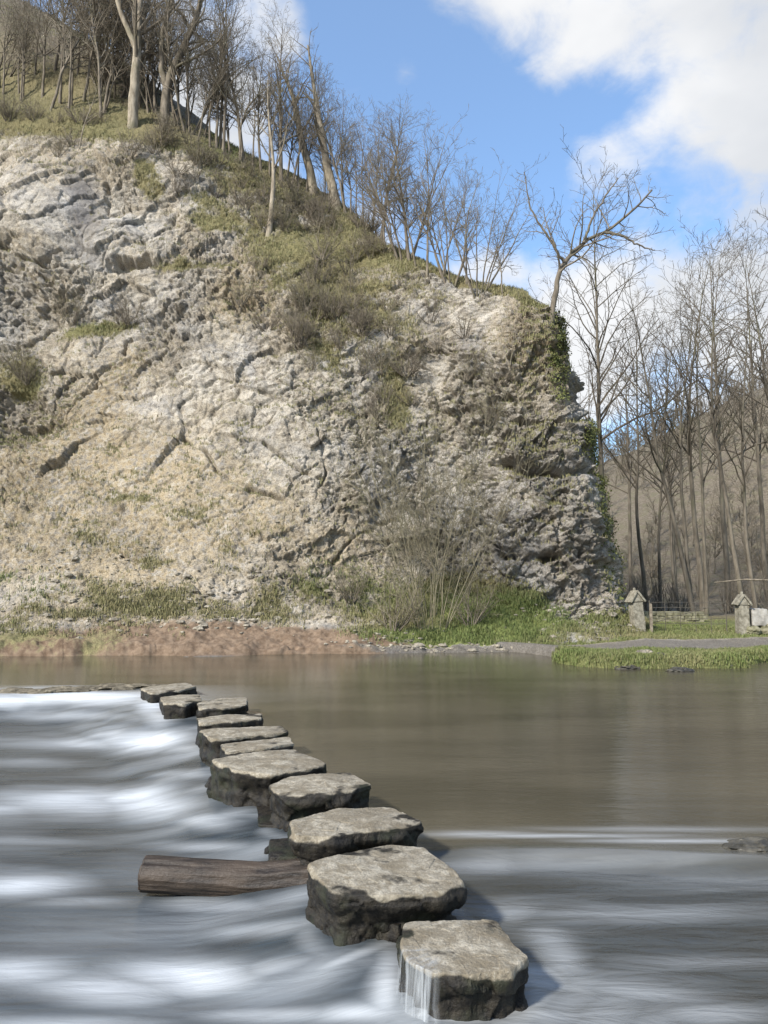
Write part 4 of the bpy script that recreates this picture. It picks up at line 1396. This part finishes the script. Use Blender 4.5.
# --- wood along the upper slope and skyline
for i in range(50):
    px = rs.uniform(-25, 235)
    if abs(px - 133) < 8 or abs(px - 165) < 9:
        px += 22
    lo = np.interp(px, [0, 60, 120, 180, 240], [112, 112, 118, 132, 158])
    hi = np.interp(px, [0, 60, 120, 180, 240], [20, 40, 74, 118, 155])
    if 112 < px < 215:
        lo = lo - 0.45 * (lo - hi)
    py = lo - (lo - hi) * rs.random() ** 1.3
    pr, ph = rs.choice([(t_tall[0], 11), (t_tall[1], 10), (t_tall[3], 10), (t_tall[3], 10), (t_multi[1], 8.5), (t_tall[1], 10)])
    pos, _ = on_cliff(px, py)
    h = rs.uniform(5.5, 10.5)
    stand(pr, pos, h / ph, rs.uniform(0, 6.28), 'slim bare tree in the wood above the crag', 'bare trees crowding the slope above the crag')
for px, py, tp, k in [(212, 146, 30, 0), (226, 152, 48, 3), (254, 166, 60, 1), (285, 178, 52, 3), (298, 186, 70, 1), (352, 214, 105, 3), (366, 224, 120, 1), (386, 242, 118, 3), (428, 270, 128, 1),
                      (276, 172, 90, 3), (330, 200, 110, 1), (240, 158, 52, 1), (418, 264, 150, 3), (198, 140, 20, 3), (500, 293, 200, 3), (300, 184, 100, 3), (262, 168, 30, 0), (308, 190, 75, 0), (325, 198, 95, 3), (346, 210, 90, 0), (358, 218, 130, 1), (374, 230, 125, 0), (394, 246, 150, 3), (440, 272, 160, 3), (290, 182, 60, 3), (465, 280, 175, 1), (272, 174, 45, 1), (282, 178, 40, 2), (350, 212, 70, 3), (384, 238, 100, 2), (410, 258, 130, 2)]:
    place(t_tall[k], [11, 10, 12, 10][k], px, py, tp, 'thin bare tree on the skyline of the crag', 'thin bare trees spaced along the crag skyline')

# --- shrubs
def make_shrub(name, seed, h, w, stems, m1, dens=(3.2, 4.5), r0=0.02, maxl=2, zang=(5, 60), m0=None):
    rng = np.random.default_rng(seed)
    root = empty(name)
    T0, T1 = Tubes(), Tubes()
    cfg = dict(dens=[dens[0], dens[1], 5, 5], start=[.18, .15, .1, .1], ang=[(20, 60), (20, 60), (20, 60), (20, 60)], len=[(.3, .55), (.3, .6), (.3, .5), (.3, .5)],
               min=[.2, .12, .08, .1], seg=[4, 3, 3, 3], wig=0.16, trop=0.03, sides=[3, 3, 3, 3])
    for s in range(stems):
        az = rng.uniform(0, 6.283)
        el = rad(rng.uniform(*zang))
        d = np.array([math.cos(az) * math.sin(el) * w / h, math.sin(az) * math.sin(el) * w / h, math.cos(el)])
        pts = wander(rng, (math.cos(az) * 0.08 * w, math.sin(az) * 0.08 * w, -0.1), d, h * rng.uniform(.6, 1.0), 8, 0.1, (0, 0, 0.03))
        rr = np.linspace(r0, r0 * .25, 9)
        T0.add(pts, rr, 5)
        branchlets(rng, T1, pts, rr, 0, maxl, cfg)
    T0.build('stem', m0 or M_BARK, root)
    T1.build('crown', m1, root)
    return root


sh = [make_shrub('bare_shrub', 71, 1.6, 1.9, 18, M_TWIG, (5, 7)), make_shrub('bare_shrub', 72, 1.3, 2.1, 20, M_TWIG, (5, 7)), make_shrub('bare_shrub', 73, 2.0, 1.7, 16, M_OLIVE, (5, 7))]
used_sh = {}


def shrub(k, px, py, sc, label, group=None, **kw):
    pos, _ = on_cliff(px, py, **kw)
    first = k not in used_sh
    o = sh[k] if first else copy_thing(sh[k])
    used_sh[k] = 1
    if not group and 'group' in o:
        del o['group']
    o.location = pos
    o.rotation_euler = (0, 0, rs.uniform(0, 6.28))
    o.scale = (sc, sc, sc * rs.uniform(.85, 1.15))
    tag(o, label, 'shrub', group)


for cx, cy, rx, ry, n in [(320, 222, 60, 18, 20), (345, 345, 75, 60, 20), (290, 290, 70, 35, 12), (250, 190, 40, 22, 6), (100, 150, 70, 12, 6), (430, 330, 40, 30, 5), (225, 165, 30, 15, 6), (20, 380, 32, 30, 5), (395, 380, 24, 50, 4), (290, 205, 40, 18, 8),
                          (60, 118, 60, 8, 8), (170, 140, 40, 10, 5), (380, 250, 30, 15, 6), (320, 320, 60, 30, 8), (100, 320, 40, 10, 3), (460, 400, 40, 60, 5), (200, 175, 40, 20, 6)]:
    for _ in range(n):
        a, r = rs.uniform(0, 6.28), math.sqrt(rs.random())
        shrub(rs.choice([0, 1, 1, 2]), cx + rx * r * math.cos(a), cy + ry * r * math.sin(a), rs.uniform(.5, 1.0), 'bare brown shrub rooted in the crag face',
              'bare shrubs rooted on ledges of the crag')
# dense low thicket at the foot of the gnarled trees is covered by the group above
# the big pale-olive bush at the foot of the crag
big_b = make_shrub('budding_bush', 75, 7.2, 6.6, 27, M_OLIVE, dens=(1.7, 2.7), r0=0.017, maxl=3, zang=(2, 42), m0=M_OLIVE)
pos, _ = on_cliff(432, 622)
big_b.location = pos
big_b.scale = (1, 1, 1.28)
tag(big_b, 'large airy olive-brown bush at the foot of the crag', 'bush')
for px, py, s, lab in [(395, 628, 1.0, 'low twiggy shrub beside the left foot of the large olive bush'), (470, 622, .9, 'low twiggy shrub beside the right foot of the large olive bush'),
                       (352, 600, .8, 'small shrub on the turf where the scree meets the large bush'), (500, 520, .6, 'small shrub in a crack of the grey end wall')]:
    shrub(2, px, py, s, lab)

# ------------------------------------------------------------------ trees beyond the gate
def gpos(px, Y):
    x = (px - 384) / FPX * (Y * CP - 1.0 * SP)
    return np.array([x, Y, ground_z(x, Y)])


def gtree(k, px, Y, toppy, label, group=None, rz=None, lean=(0, 0)):
    p = gpos(px, Y)
    h = top_h(p, px, toppy)
    stand(t_alder[k], p, h / [17, 16, 16][k], rs.uniform(0, 6.28) if rz is None else rz, label, group, lean=lean)


gtree(0, 700, 38, 236, 'tall alder of several dark stems just behind the gate')
gtree(1, 606, 44, 196, 'tall straight tree rising beside the rounded end of the crag')
gtree(2, 752, 36, 232, 'tall twin-stemmed tree right of the alder clump', lean=(0, 0.03))
gtree(2, 652, 42, 300, 'crooked dark tree between the crag and the alder clump', lean=(0, -0.05))
gtree(1, 728, 46, 258, 'slim tall tree directly behind the alder clump')
for px, Y, tp in [(678, 50, 300), (768, 50, 258), (632, 54, 340), (795, 44, 250), (825, 50, 235), (580, 58, 290)]:
    gtree(rs.choice([1, 2, 1]), px, Y, tp, 'bare tree among those behind the gate', 'bare trees standing behind the gate', lean=(rs.uniform(-.04, .04), rs.uniform(-.06, .06)))
# understorey
us = make_shrub('bare_thicket_bush', 77, 3.4, 3.0, 22, M_TWIG, dens=(2.0, 3.0), r0=0.028, zang=(2, 50))
first = True
for px, Y, s in [(628, 37, .7), (648, 41, .9), (612, 36, .8), (664, 46, .9), (682, 43, .8), (728, 42, .7), (752, 44, .8), (772, 41, .8), (640, 52, .9), (702, 52, .8), (735, 53, .8), (655, 60, 1.0), (720, 66, 1.0), (765, 58, .9)]:
    o = us if first else copy_thing(us)
    first = False
    o.location = gpos(px, Y)
    o.rotation_euler = (0, 0, rs.uniform(0, 6.28))
    o.scale = (s, s, s * rs.uniform(.9, 1.3))
    tag(o, 'brown leafless bush in the undergrowth behind the gate', 'bush', 'leafless bushes behind the gate')

# far wooded hillside: one mass
def far_wood():
    rng = np.random.default_rng(90)
    protos = []
    for s in range(5):
        T = Tubes()
        h = 1.0
        pts = wander(rng, (0, 0, -.03), (rng.normal(0, .06), rng.normal(0, .06), 1), h, 7, 0.06)
        rr = np.linspace(0.011, 0.002, 8)
        T.add(pts, rr, 4)
        for k in range(14):
            q = rng.uniform(.22, .98)
            i = int(q * 7)
            d = side_dir(rng, pts[min(i + 1, 7)] - pts[i], rad(rng.uniform(25, 55)))
            ch = wander(rng, pts[i], d, rng.uniform(.18, .36) * (1.1 - .6 * q), 3, .14, (0, 0, .06))
            T.add(ch, np.linspace(.005, .0018, 4), 3)
            for _ in range(4):
                ii = rng.integers(1, 3)
                d2 = side_dir(rng, ch[ii + 1] - ch[ii], rad(rng.uniform(20, 50)))
                c2 = wander(rng, ch[ii], d2, rng.uniform(.07, .15), 2, .1, (0, 0, .06))
                T.add(c2, np.linspace(.0026, .0012, 3), 3)
        protos.append((np.concatenate(T.v), np.concatenate(T.f)) if False else (T.v, T.f))
    V, F, n = [], [], 0
    # quads of mixed ring sizes are all 4-gons already
    pv = [np.concatenate(v) for v, f in protos]
    pf = [np.concatenate(f) for v, f in protos]
    cnt = 0
    while cnt < 750:
        x = rng.uniform(12, 120)
        y = rng.uniform(54, 150)
        z = ground_z(x, y)
        pxx = 384 + FPX * x / (y * CP)
        if pxx < 540 or pxx > 960 or z < 1.2:
            continue
        k = rng.integers(0, 5)
        h = rng.uniform(2.6, 5.4)
        a = rng.uniform(0, 6.28)
        c, s = math.cos(a), math.sin(a)
        v = pv[k] * np.array([h * 1.15, h * 1.15, h])
        v = np.stack([v[:, 0] * c - v[:, 1] * s + x, v[:, 0] * s + v[:, 1] * c + y, v[:, 2] + z], 1)
        V.append(v)
        F.append(pf[k] + n)
        n += len(v)
        cnt += 1
    o = mesh_np('woodland', np.concatenate(V), np.concatenate(F), M_TWIG, True)
    tag(o, 'brown leafless wood covering the far hillside', 'woodland', kind='stuff')


far_wood()

# ------------------------------------------------------------------ grass
def blades(name, pos, nor, n_per, hmin, hmax, tint, seed, label, width=0.012, spread=0.06):
    rng = np.random.default_rng(seed)
    n = len(pos) * n_per
    p = np.repeat(pos, n_per, 0) + rng.normal(0, spread, (n, 3)) * np.array([1, 1, 0.25])
    tn_ = np.clip(np.repeat(tint, n_per) + rng.normal(0, .22, n), 0, 1)
    a = rng.uniform(0, 2 * math.pi, n)
    h = rng.uniform(hmin, hmax, n)
    ln = rng.uniform(0.1, 0.75, n) * h
    la = rng.uniform(0, 2 * math.pi, n)
    w = np.stack([np.cos(a), np.sin(a), 0 * a], 1) * (width * rng.uniform(.6, 1.4, n))[:, None]
    mid = p + np.stack([np.cos(la) * ln * .35, np.sin(la) * ln * .35, h * .62], 1)
    tip = p + np.stack([np.cos(la) * ln, np.sin(la) * ln, h * rng.uniform(.7, 1.0, n)], 1)
    p = p - np.array([0, 0, 0.03])
    V = np.stack([p - w, p + w, mid + w * .7, mid - w * .7, tip + w * 0.12, tip - w * .12], 1).reshape(-1, 3)
    k = np.arange(n)[:, None] * 6
    F = np.concatenate([k + np.array([0, 1, 2, 3]), k + np.array([3, 2, 4, 5])])
    o = mesh_np(name, V, F, M_GRASS, True, {'tint': np.repeat(tn_, 6)})
    tag(o, label, 'grass', kind='stuff')


rng = np.random.default_rng(5)
vis = (SS > 0.6) & (SS < 14) & (TT > 1.7) & (TT < 8.2)
w = np.where(vis, sstep(.34, .6, veg), 0).ravel()
# tussocks cluster
cl = fbm(cliff / 0.8, 3, 400).ravel()
w = w * sstep(-.45, .25, cl)
w = w / w.sum()
w = w * 0.6 + np.where(vis, 0.4 * sstep(.1, .4, veg), 0).ravel() / max(1, np.where(vis, sstep(.1, .4, veg), 0).sum())
w /= w.sum()
idx = rng.choice(w.size, 42000, replace=True, p=w)
blades('turf_grass', cliff.reshape(-1, 3)[idx], nc.reshape(-1, 3)[idx], 5, 0.05, 0.17, np.clip(green.ravel()[idx] * 1.0, 0, 1), 6, 'rough tussocky grass growing over the crag and its foot', 0.011)
gm = (g_veg > .4) & (X > 3.4) & (X < 18) & (Yg > 18.5) & (Yg < 34) & (sd2 > -.04)
gi = np.where(gm.ravel())[0]
gP = np.stack([X, Yg, gz], -1).reshape(-1, 3)
near = np.exp(-np.clip(sd.ravel()[gi], 0, 99) / 2.5) + .12
gsel = rng.choice(gi, 26000, p=near / near.sum())
blades('bank_grass', gP[gsel], None, 4, 0.03, 0.10, np.clip(.70 + 0.6 * nz1.ravel()[gsel], 0, 1), 8, 'short green grass on the low river bank', 0.010, 0.05)

# ------------------------------------------------------------------ ivy
def ivy(regions, seed, label, n):
    rng = np.random.default_rng(seed)
    vs, fs, tn_ = [], [], []
    k = 0
    reg = np.zeros(cpx.shape)
    global bqx, bqy
    for r_ in regions:
        reg = np.maximum(reg, blob(*r_))
    wgt = np.where((SS > 9) & (SS < 14.5), reg * (0.25 + sstep(-.2, .3, fbm(cliff / .5, 3, seed))), 0)
    wgt = np.where(wgt > .15, wgt, 0).ravel()
    wgt /= wgt.sum()
    idx = rng.choice(wgt.size, n, p=wgt)
    P = cliff.reshape(-1, 3)[idx] + nb.reshape(-1, 3)[idx] * rng.uniform(0.02, 0.22, (n, 1)) + rng.normal(0, .05, (n, 3))
    s = rng.uniform(.03, .065, n)
    nn = nb.reshape(-1, 3)[idx] + rng.normal(0, .55, (n, 3)) + np.array([0, 0, .3])
    nn /= np.linalg.norm(nn, axis=1, keepdims=True)
    t = np.cross(nn, rng.normal(0, 1, (n, 3)))
    t /= np.linalg.norm(t, axis=1, keepdims=True)
    b = np.cross(nn, t)
    s = s[:, None]
    V = np.stack([P - t * s, P - b * s * .7 + nn * s * .12, P + t * s, P + b * s * .7 + nn * s * .12], 1).reshape(-1, 3)
    F = np.arange(n)[:, None] * 4 + np.array([0, 1, 2, 3])
    o = mesh_np('ivy', V, F, M_IVY, False, {'tint': np.repeat(rng.random(n), 4)})
    tag(o, label, 'ivy')


ivy([(551, 340, 7, 40, -8), (558, 385, 6, 24, -8)], 81, 'bright green ivy hanging from the top of the crag end', 4200)
ivy([(590, 440, 12, 26, -12), (598, 470, 8, 24, -10)], 82, 'mid-height patch of green ivy on the edge of the crag', 2600)
ivy([(606, 520, 9, 40, -10), (612, 575, 6, 40, -8)], 83, 'dull lower strip of ivy down the edge of the crag', 2000)

# ------------------------------------------------------------------ log
def bent_tube(pts, rads, sides, seed, amp):
    pts = np.array(pts, float)
    kn = np.arange(len(pts), dtype=float)
    ts = np.linspace(0, len(pts) - 1, 70)
    c = catmull(ts, kn, pts)
    r = np.interp(ts, kn, rads)
    t = np.gradient(c, axis=0)
    t /= np.linalg.norm(t, axis=1, keepdims=True)
    up = np.array([0, 0, 1.0])
    a = np.cross(t, up)
    a /= np.linalg.norm(a, axis=1, keepdims=True)
    b = np.cross(a, t)
    ph = np.linspace(0, 2 * math.pi, sides, endpoint=False)
    n = np.cos(ph)[None, :, None] * a[:, None] + np.sin(ph)[None, :, None] * b[:, None]
    P = c[:, None] + n * r[:, None, None]
    q = np.stack([ts[:, None] * 0.25 + 0 * ph[None], np.cos(ph)[None] * 1.5 + 0 * ts[:, None], np.sin(ph)[None] * 1.5 + 0 * ts[:, None]], -1)
    d = fbm(q * 2.5, 4, seed) * amp + fbm(q * np.array([1.5, 6, 6]), 3, seed + 1) * amp * .5
    return P + n * d[..., None], c, t, a, b, r


zl = -0.05
pl = [atY(146, 874, 5.62), atY(200, 877, 5.6), atY(255, 880, 5.58), atY(310, 876, 5.55), atY(345, 872, 5.52)]
lorg = pl[0].copy()
P, c, t, a, b, r = bent_tube([p - lorg for p in pl], [0.121, 0.122, 0.122, 0.126, 0.13], 64, 500, 0.018)
logroot = empty('fallen_log', lorg)
tag(logroot, 'dark wet log lying in the water behind the largest stepping stone', 'log')
mesh_np('bark', P.reshape(-1, 3), grid_faces(70, 64, True), M_LOG, True, None, logroot)
# rough end: rim ring and a slightly sunken cut face
ring = []
for q, off in [(1.0, -0.006), (0.97, -0.014), (0.93, -0.016), (0.85, -0.018), (0.6, -0.022), (0.3, -0.026), (0.02, -0.02)]:
    ring.append(c[0] + t[0] * off + (P[0] - c[0]) * q)
ring.insert(0, P[0].copy())
ring = np.array(ring)
ring += t[0] * (fbm(ring / 0.05, 3, 520) * 0.008)[..., None]
mesh_np('cut_end', ring.reshape(-1, 3), grid_faces(len(ring), 64, True)[:, ::-1], M_CUT, True, None, logroot)

# ------------------------------------------------------------------ boulders
def rock_mesh(name, size, seed, mat, sub=40):
    th = np.linspace(0, 2 * math.pi, sub, endpoint=False)
    ph = np.linspace(0, math.pi, sub // 2)
    TH, PH = np.meshgrid(th, ph)
    n = np.stack([np.cos(TH) * np.sin(PH), np.sin(TH) * np.sin(PH), np.cos(PH)], -1)
    f1, f2, rn, bv = worley(n * 1.3 + seed, seed)
    tl = (bv * (rn[..., 1:4] - .5)).sum(-1)
    d = 1 + (rn[..., 0] - .5) * .35 + tl * .5 + fbm(n * 2 + seed, 4, seed) * .14
    P = n * d[..., None] * np.array(size)
    P[0] = P[0].mean(0)
    P[-1] = P[-1].mean(0)
    return P.reshape(-1, 3), grid_faces(sub // 2, sub, True)[:, ::-1]


def rock(name, pos, size, seed, mat, label, group=None):
    v, f_ = rock_mesh(name, size, seed, mat)
    o = mesh_np(name, v, f_, mat, False)
    o.location = pos
    tag(o, label, 'rock', group)
    return o


rock('river_rock', G(655, 667, 0.0) + (0, 0.1, 0.04), (.34, .22, .16), 601, M_WETROCK, 'dark wet rock at the water edge of the grassy bank')
rock('river_rock', G(680, 671, 0.0) + (0, 0, 0.0), (.30, .2, .09), 602, M_WETROCK, 'low rock in the water just off the grassy bank')
rock('river_rock', G(645, 663, 0.0) + (0, .12, 0.20), (.24, .2, .14), 603, M_BOULDER, 'small pale rock on the lip of the grassy bank')
rock('river_rock', G(662, 661, 0.15) + (0, .1, 0.05), (.26, .22, .15), 606, M_WETROCK, 'dark knobbly rock embedded in the turf of the grassy bank')
rock('river_rock', G(628, 669, 0.0) + (0, .08, 0.02), (.3, .16, .08), 607, M_WETROCK, 'long low wet stone under the overhanging bank grass')
rock('river_rock', G(730, 668, 0.0) + (0, .12, 0.03), (.22, .16, .10), 608, M_WETROCK, 'small round wet stone where the bank turns in')
rock('river_rock', G(752, 846, 0.0) + (0, 0, -0.02), (.22, .14, .07), 604, M_WETROCK, 'dark rock breaking the standing wave on the right')
# tumbled stones of the low weir, far left
rw = random.Random(3)
for i, (px, py, sx, lab) in enumerate([(135, 685.5, .55, 'flat weir rock next to the farthest stepping stone'), (112, 686.5, .5, 'thin flat weir rock with white water sliding over it'),
                                       (84, 688, .42, 'mossy weir rock half way along the low weir'), (60, 689.5, .45, 'low weir rock left of the mossy one'), (38, 690.5, .4, 'dark weir rock awash in foam'),
                                       (10, 690, .45, 'outermost weir rock at the far left of the river'), (98, 687, .3, 'smallest weir rock, wedged between two flat ones')]):
    rock('weir_rock', G(px, py, 0.05) + (0, 0.1, -0.075), (sx * 1.15, .26, .085 + .02 * (i % 2)), 620 + i, M_WEIR, lab, 'rocks of the low weir')
# scree: loose stones fallen at the foot of the crag
def rubble():
    rng = np.random.default_rng(44)
    m_ = (SS > 0.5) & (SS < 13) & (TT > 1.05) & (TT < 4.2)
    wgt = np.where(m_, blob(590, 622, 60, 18, 10) * 1.0 + blob(150, 590, 170, 40) * .35 + blob(220, 605, 90, 18) * .35 + blob(390, 632, 50, 12) * .3 + blob(460, 648, 100, 6) * .9 + .004, 0).ravel()
    wgt /= wgt.sum()
    idx = rng.choice(wgt.size, 950, p=wgt)
    pr = [rock_mesh('r', (1.2, .9, .55), 700 + k, None, 10) for k in range(6)]
    V, F, n = [], [], 0
    for j in idx:
        v, f_ = pr[rng.integers(0, 6)]
        s = rng.uniform(.025, .085) * (1 + 1.2 * (rng.random() < .1))
        a = rng.uniform(0, 6.28)
        c_, s_ = math.cos(a), math.sin(a)
        q = np.stack([v[:, 0] * c_ - v[:, 1] * s_, v[:, 0] * s_ + v[:, 1] * c_, v[:, 2]], 1) * s + cliff.reshape(-1, 3)[j]
        V.append(q)
        F.append(f_ + n)
        n += len(q)
    o = mesh_np('rubble', np.concatenate(V), np.concatenate(F), M_BOULDER, False)
    tag(o, 'loose pale limestone rubble at the foot of the crag', 'rubble', kind='stuff')


rubble()

# ------------------------------------------------------------------ gate pillars, gate, wall
def box_np(sx, sy, sz, n=6, seed=0, amp=0.02, top_in=0.0):
    """a hewn block: subdivided box with worn faces, base at z=0"""
    V, F, k = [], [], 0
    u = np.linspace(-1, 1, n)
    A, B = np.meshgrid(u, u)
    one = np.ones_like(A)
    for ax, sg in ((0, 1), (0, -1), (1, 1), (1, -1), (2, 1), (2, -1)):
        c = [None] * 3
        c[ax] = one * sg
        c[(ax + 1) % 3] = A * (sg)
        c[(ax + 2) % 3] = B
        p = np.stack(c, -1).reshape(-1, 3)
        V.append(p)
        F.append(grid_faces(n, n) + k)
        k += n * n
    V = np.concatenate(V)
    r = V / np.maximum(np.abs(V).max(1, keepdims=True), 1e-9)
    V = V * (1 - 0.06 * (np.abs(V) > .99).sum(1, keepdims=True) / 3)
    V = V * np.array([sx / 2, sy / 2, sz / 2]) + np.array([0, 0, sz / 2])
    sh_ = 1 - top_in * (V[:, 2:3] / sz)
    V[:, :2] *= sh_
    V += np.stack([fbm(V / .18 + seed, 3, seed), fbm(V / .18 + seed, 3, seed + 1), fbm(V / .18 + seed, 3, seed + 2)], 1) * amp
    return V, np.concatenate(F)


def pillar(pos, h, wd, seed, lean, label, rz=0.0):
    root = empty('gate_pillar', pos, rz)
    root.rotation_euler = (0, lean, rz)
    tag(root, label, 'gate pillar')
    v, f_ = box_np(wd, wd, h * .80, 9, seed, .02, .06)
    v[:, 2] -= 0.1
    mesh_np('shaft', v, f_, M_PILLAR, False, None, root)
    # gabled head stone, then two roof slabs that overhang it
    hb = h * .80 - .1
    W2, D2, H2 = wd * .5, wd * .5, h * .20
    hv = np.array([(-W2, -D2, hb), (W2, -D2, hb), (W2, D2, hb), (-W2, D2, hb), (0, -D2, hb + H2), (0, D2, hb + H2)])
    tri = np.array([(0, 1, 4, 4), (3, 5, 2, 2), (0, 4, 5, 3), (1, 2, 5, 4), (0, 3, 2, 1)])
    me = bpy.data.meshes.new('gable')
    me.from_pydata([tuple(x) for x in hv], [], [(0, 1, 4), (2, 3, 5), (0, 4, 5, 3), (1, 2, 5, 4), (0, 3, 2, 1)])
    me.materials.append(M_PILLAR)
    g = bpy.data.objects.new('gable', me)
    COL.objects.link(g)
    g.parent = root
    for sg in (-1, 1):
        L = math.hypot(W2, H2) * 1.35
        v, f_ = box_np(L, D2 * 2.5, .07, 5, seed + 5 + sg, .008)
        an = math.atan2(H2, W2)
        x, z = v[:, 0].copy() - L * .40, v[:, 2].copy()
        v2 = v.copy()
        v2[:, 0] = (x * math.cos(an) - z * math.sin(an)) * (1 if sg < 0 else -1)
        v2[:, 2] = x * math.sin(an) + z * math.cos(an) + hb + H2 + 0.02 + (0.004 if sg > 0 else 0)
        if sg > 0:
            f_ = f_[:, ::-1]
        mesh_np('cap_slab', v2, f_, M_PILLAR, False, None, root)
    v, f_ = box_np(.09, .09, .16, 4, seed + 9, .006, .3)
    v[:, 2] += hb + H2 + 0.03
    mesh_np('finial', v, f_, M_PILLAR, False, None, root)


pA = gpos(638, 27.2)
pB = gpos(742, 27.0)
pillar(pA, 1.52, .42, 801, -0.07, 'leaning gabled stone gate pillar close to the crag', 0.12)
pillar(pB, 1.42, .40, 811, 0.02, 'upright gabled stone gate pillar by the whitewashed block', -0.05)
# iron gate between
gr = empty('field_gate', (pA[0] + .45, 27.25, ground_z(pA[0] + .6, 27.25)))
tag(gr, 'thin weathered metal gate between the two stone pillars', 'gate')
Lg = pB[0] - pA[0] - 0.9
for k in range(5):
    T = Tubes()
    z = .28 + .19 * k
    T.add([(x, 0, z + .01 * math.sin(x * 2)) for x in np.linspace(0, Lg, 10)], np.full(10, .009), 6)
    T.build('rail', M_IRON, gr)
for k, x in enumerate(np.linspace(0, Lg, 6)):
    T = Tubes()
    T.add([(x, .0, -.1), (x, 0, .6), (x, 0, 1.12)], np.full(3,   .018 if k in (0, 5) else .009), 6)
    T.build('upright', M_IRON, gr)
T = Tubes()
T.add([(0.02, .02, .28), (Lg * .5, .02, .66), (Lg - .02, .02, 1.02)], np.full(3, .013), 6)
T.build('brace', M_IRON, gr)
# wooden post next to the left pillar
po = empty('wooden_post', (pA[0] + .40, 27.0, pA[2]))
tag(po, 'thin dark wooden post at the foot of the leaning pillar', 'post')
v, f_ = box_np(.09, .09, 1.05, 5, 840, .006, .1)
mesh_np('shaft', v, f_, M_WOODG, False, None, po)
# low dry-stone wall behind the gate, one thing; its stones are one pattern
def dry_wall(x0, x1, y, h, seed, label):
    rng = np.random.default_rng(seed)
    V, F, n = [], [], 0
    z = 0
    row = 0
    while z < h:
        hh = rng.uniform(.12, .2)
        x = x0 + rng.uniform(-.1, .1)
        while x < x1:
            ww_ = rng.uniform(.2, .42)
            v, f_ = box_np(ww_ * .97, .4 + rng.uniform(-.06, .06), hh * 1.02, 4, int(rng.integers(1, 9999)), .02)
            gzv = ground_z(x + ww_ / 2, y)
            v += (x + ww_ / 2, y + rng.normal(0, .02), gzv + z - .06)
            V.append(v)
            F.append(f_ + n)
            n += len(v)
            x += ww_
        z += hh
        row += 1
    c0 = np.array([x0, y, 0.0])
    o = mesh_np('dry_stone_wall', np.concatenate(V) - c0, np.concatenate(F), M_WALLST, False)
    o.location = c0
    tag(o, label, 'wall')


dry_wall(9.6, 13.0, 31.0, .38, 850, 'low mossy dry-stone wall behind the gate')
dry_wall(13.65, 18.5, 27.4, .8, 851, 'broken dry-stone wall running on from the right pillar')
# fallen trunk beyond the pillar
ft = empty('fallen_tree', gpos(746, 33) + (0, 0, 1.7))
tag(ft, 'pale fallen tree lying level in the wood behind the right pillar', 'fallen tree')
T = Tubes()
T.add([(-1.2, .3, -.05), (0, 0, 0.08), (2, -.1, .02), (4.5, 0, -.06), (6.5, .2, .02)], [.02, .035, .042, .045, .05], 10)
T.build('stem', M_BARK, ft)
T = Tubes()
T.add([(4.0, 0, 0), (4.1, 0, -.9), (4.15, 0, -1.9)], [.05, .04, .04], 8)
T.build('stub', M_BARK, ft)

v, f_ = box_np(.62, .4, .62, 8, 860, .03, .08)
o = mesh_np('whitewashed_block', v, f_, M_WHITE, False)
o.location = gpos(758, 27.1) + (0, 0, .28)
tag(o, 'pale whitewashed block set on stones beside the right gate pillar', 'block')
for q, (px, Y, sz_, lab) in enumerate([(752, 26.9, .26, 'squat grey stone under the left end of the whitewashed block'), (766, 27.0, .3, 'broken grey stone under the right end of the whitewashed block')]):
    rock('base_stone', gpos(px, Y) + (0, 0, .12), (sz_ * 1.2, sz_, sz_ * .75), 870 + q, M_WALLST, lab)
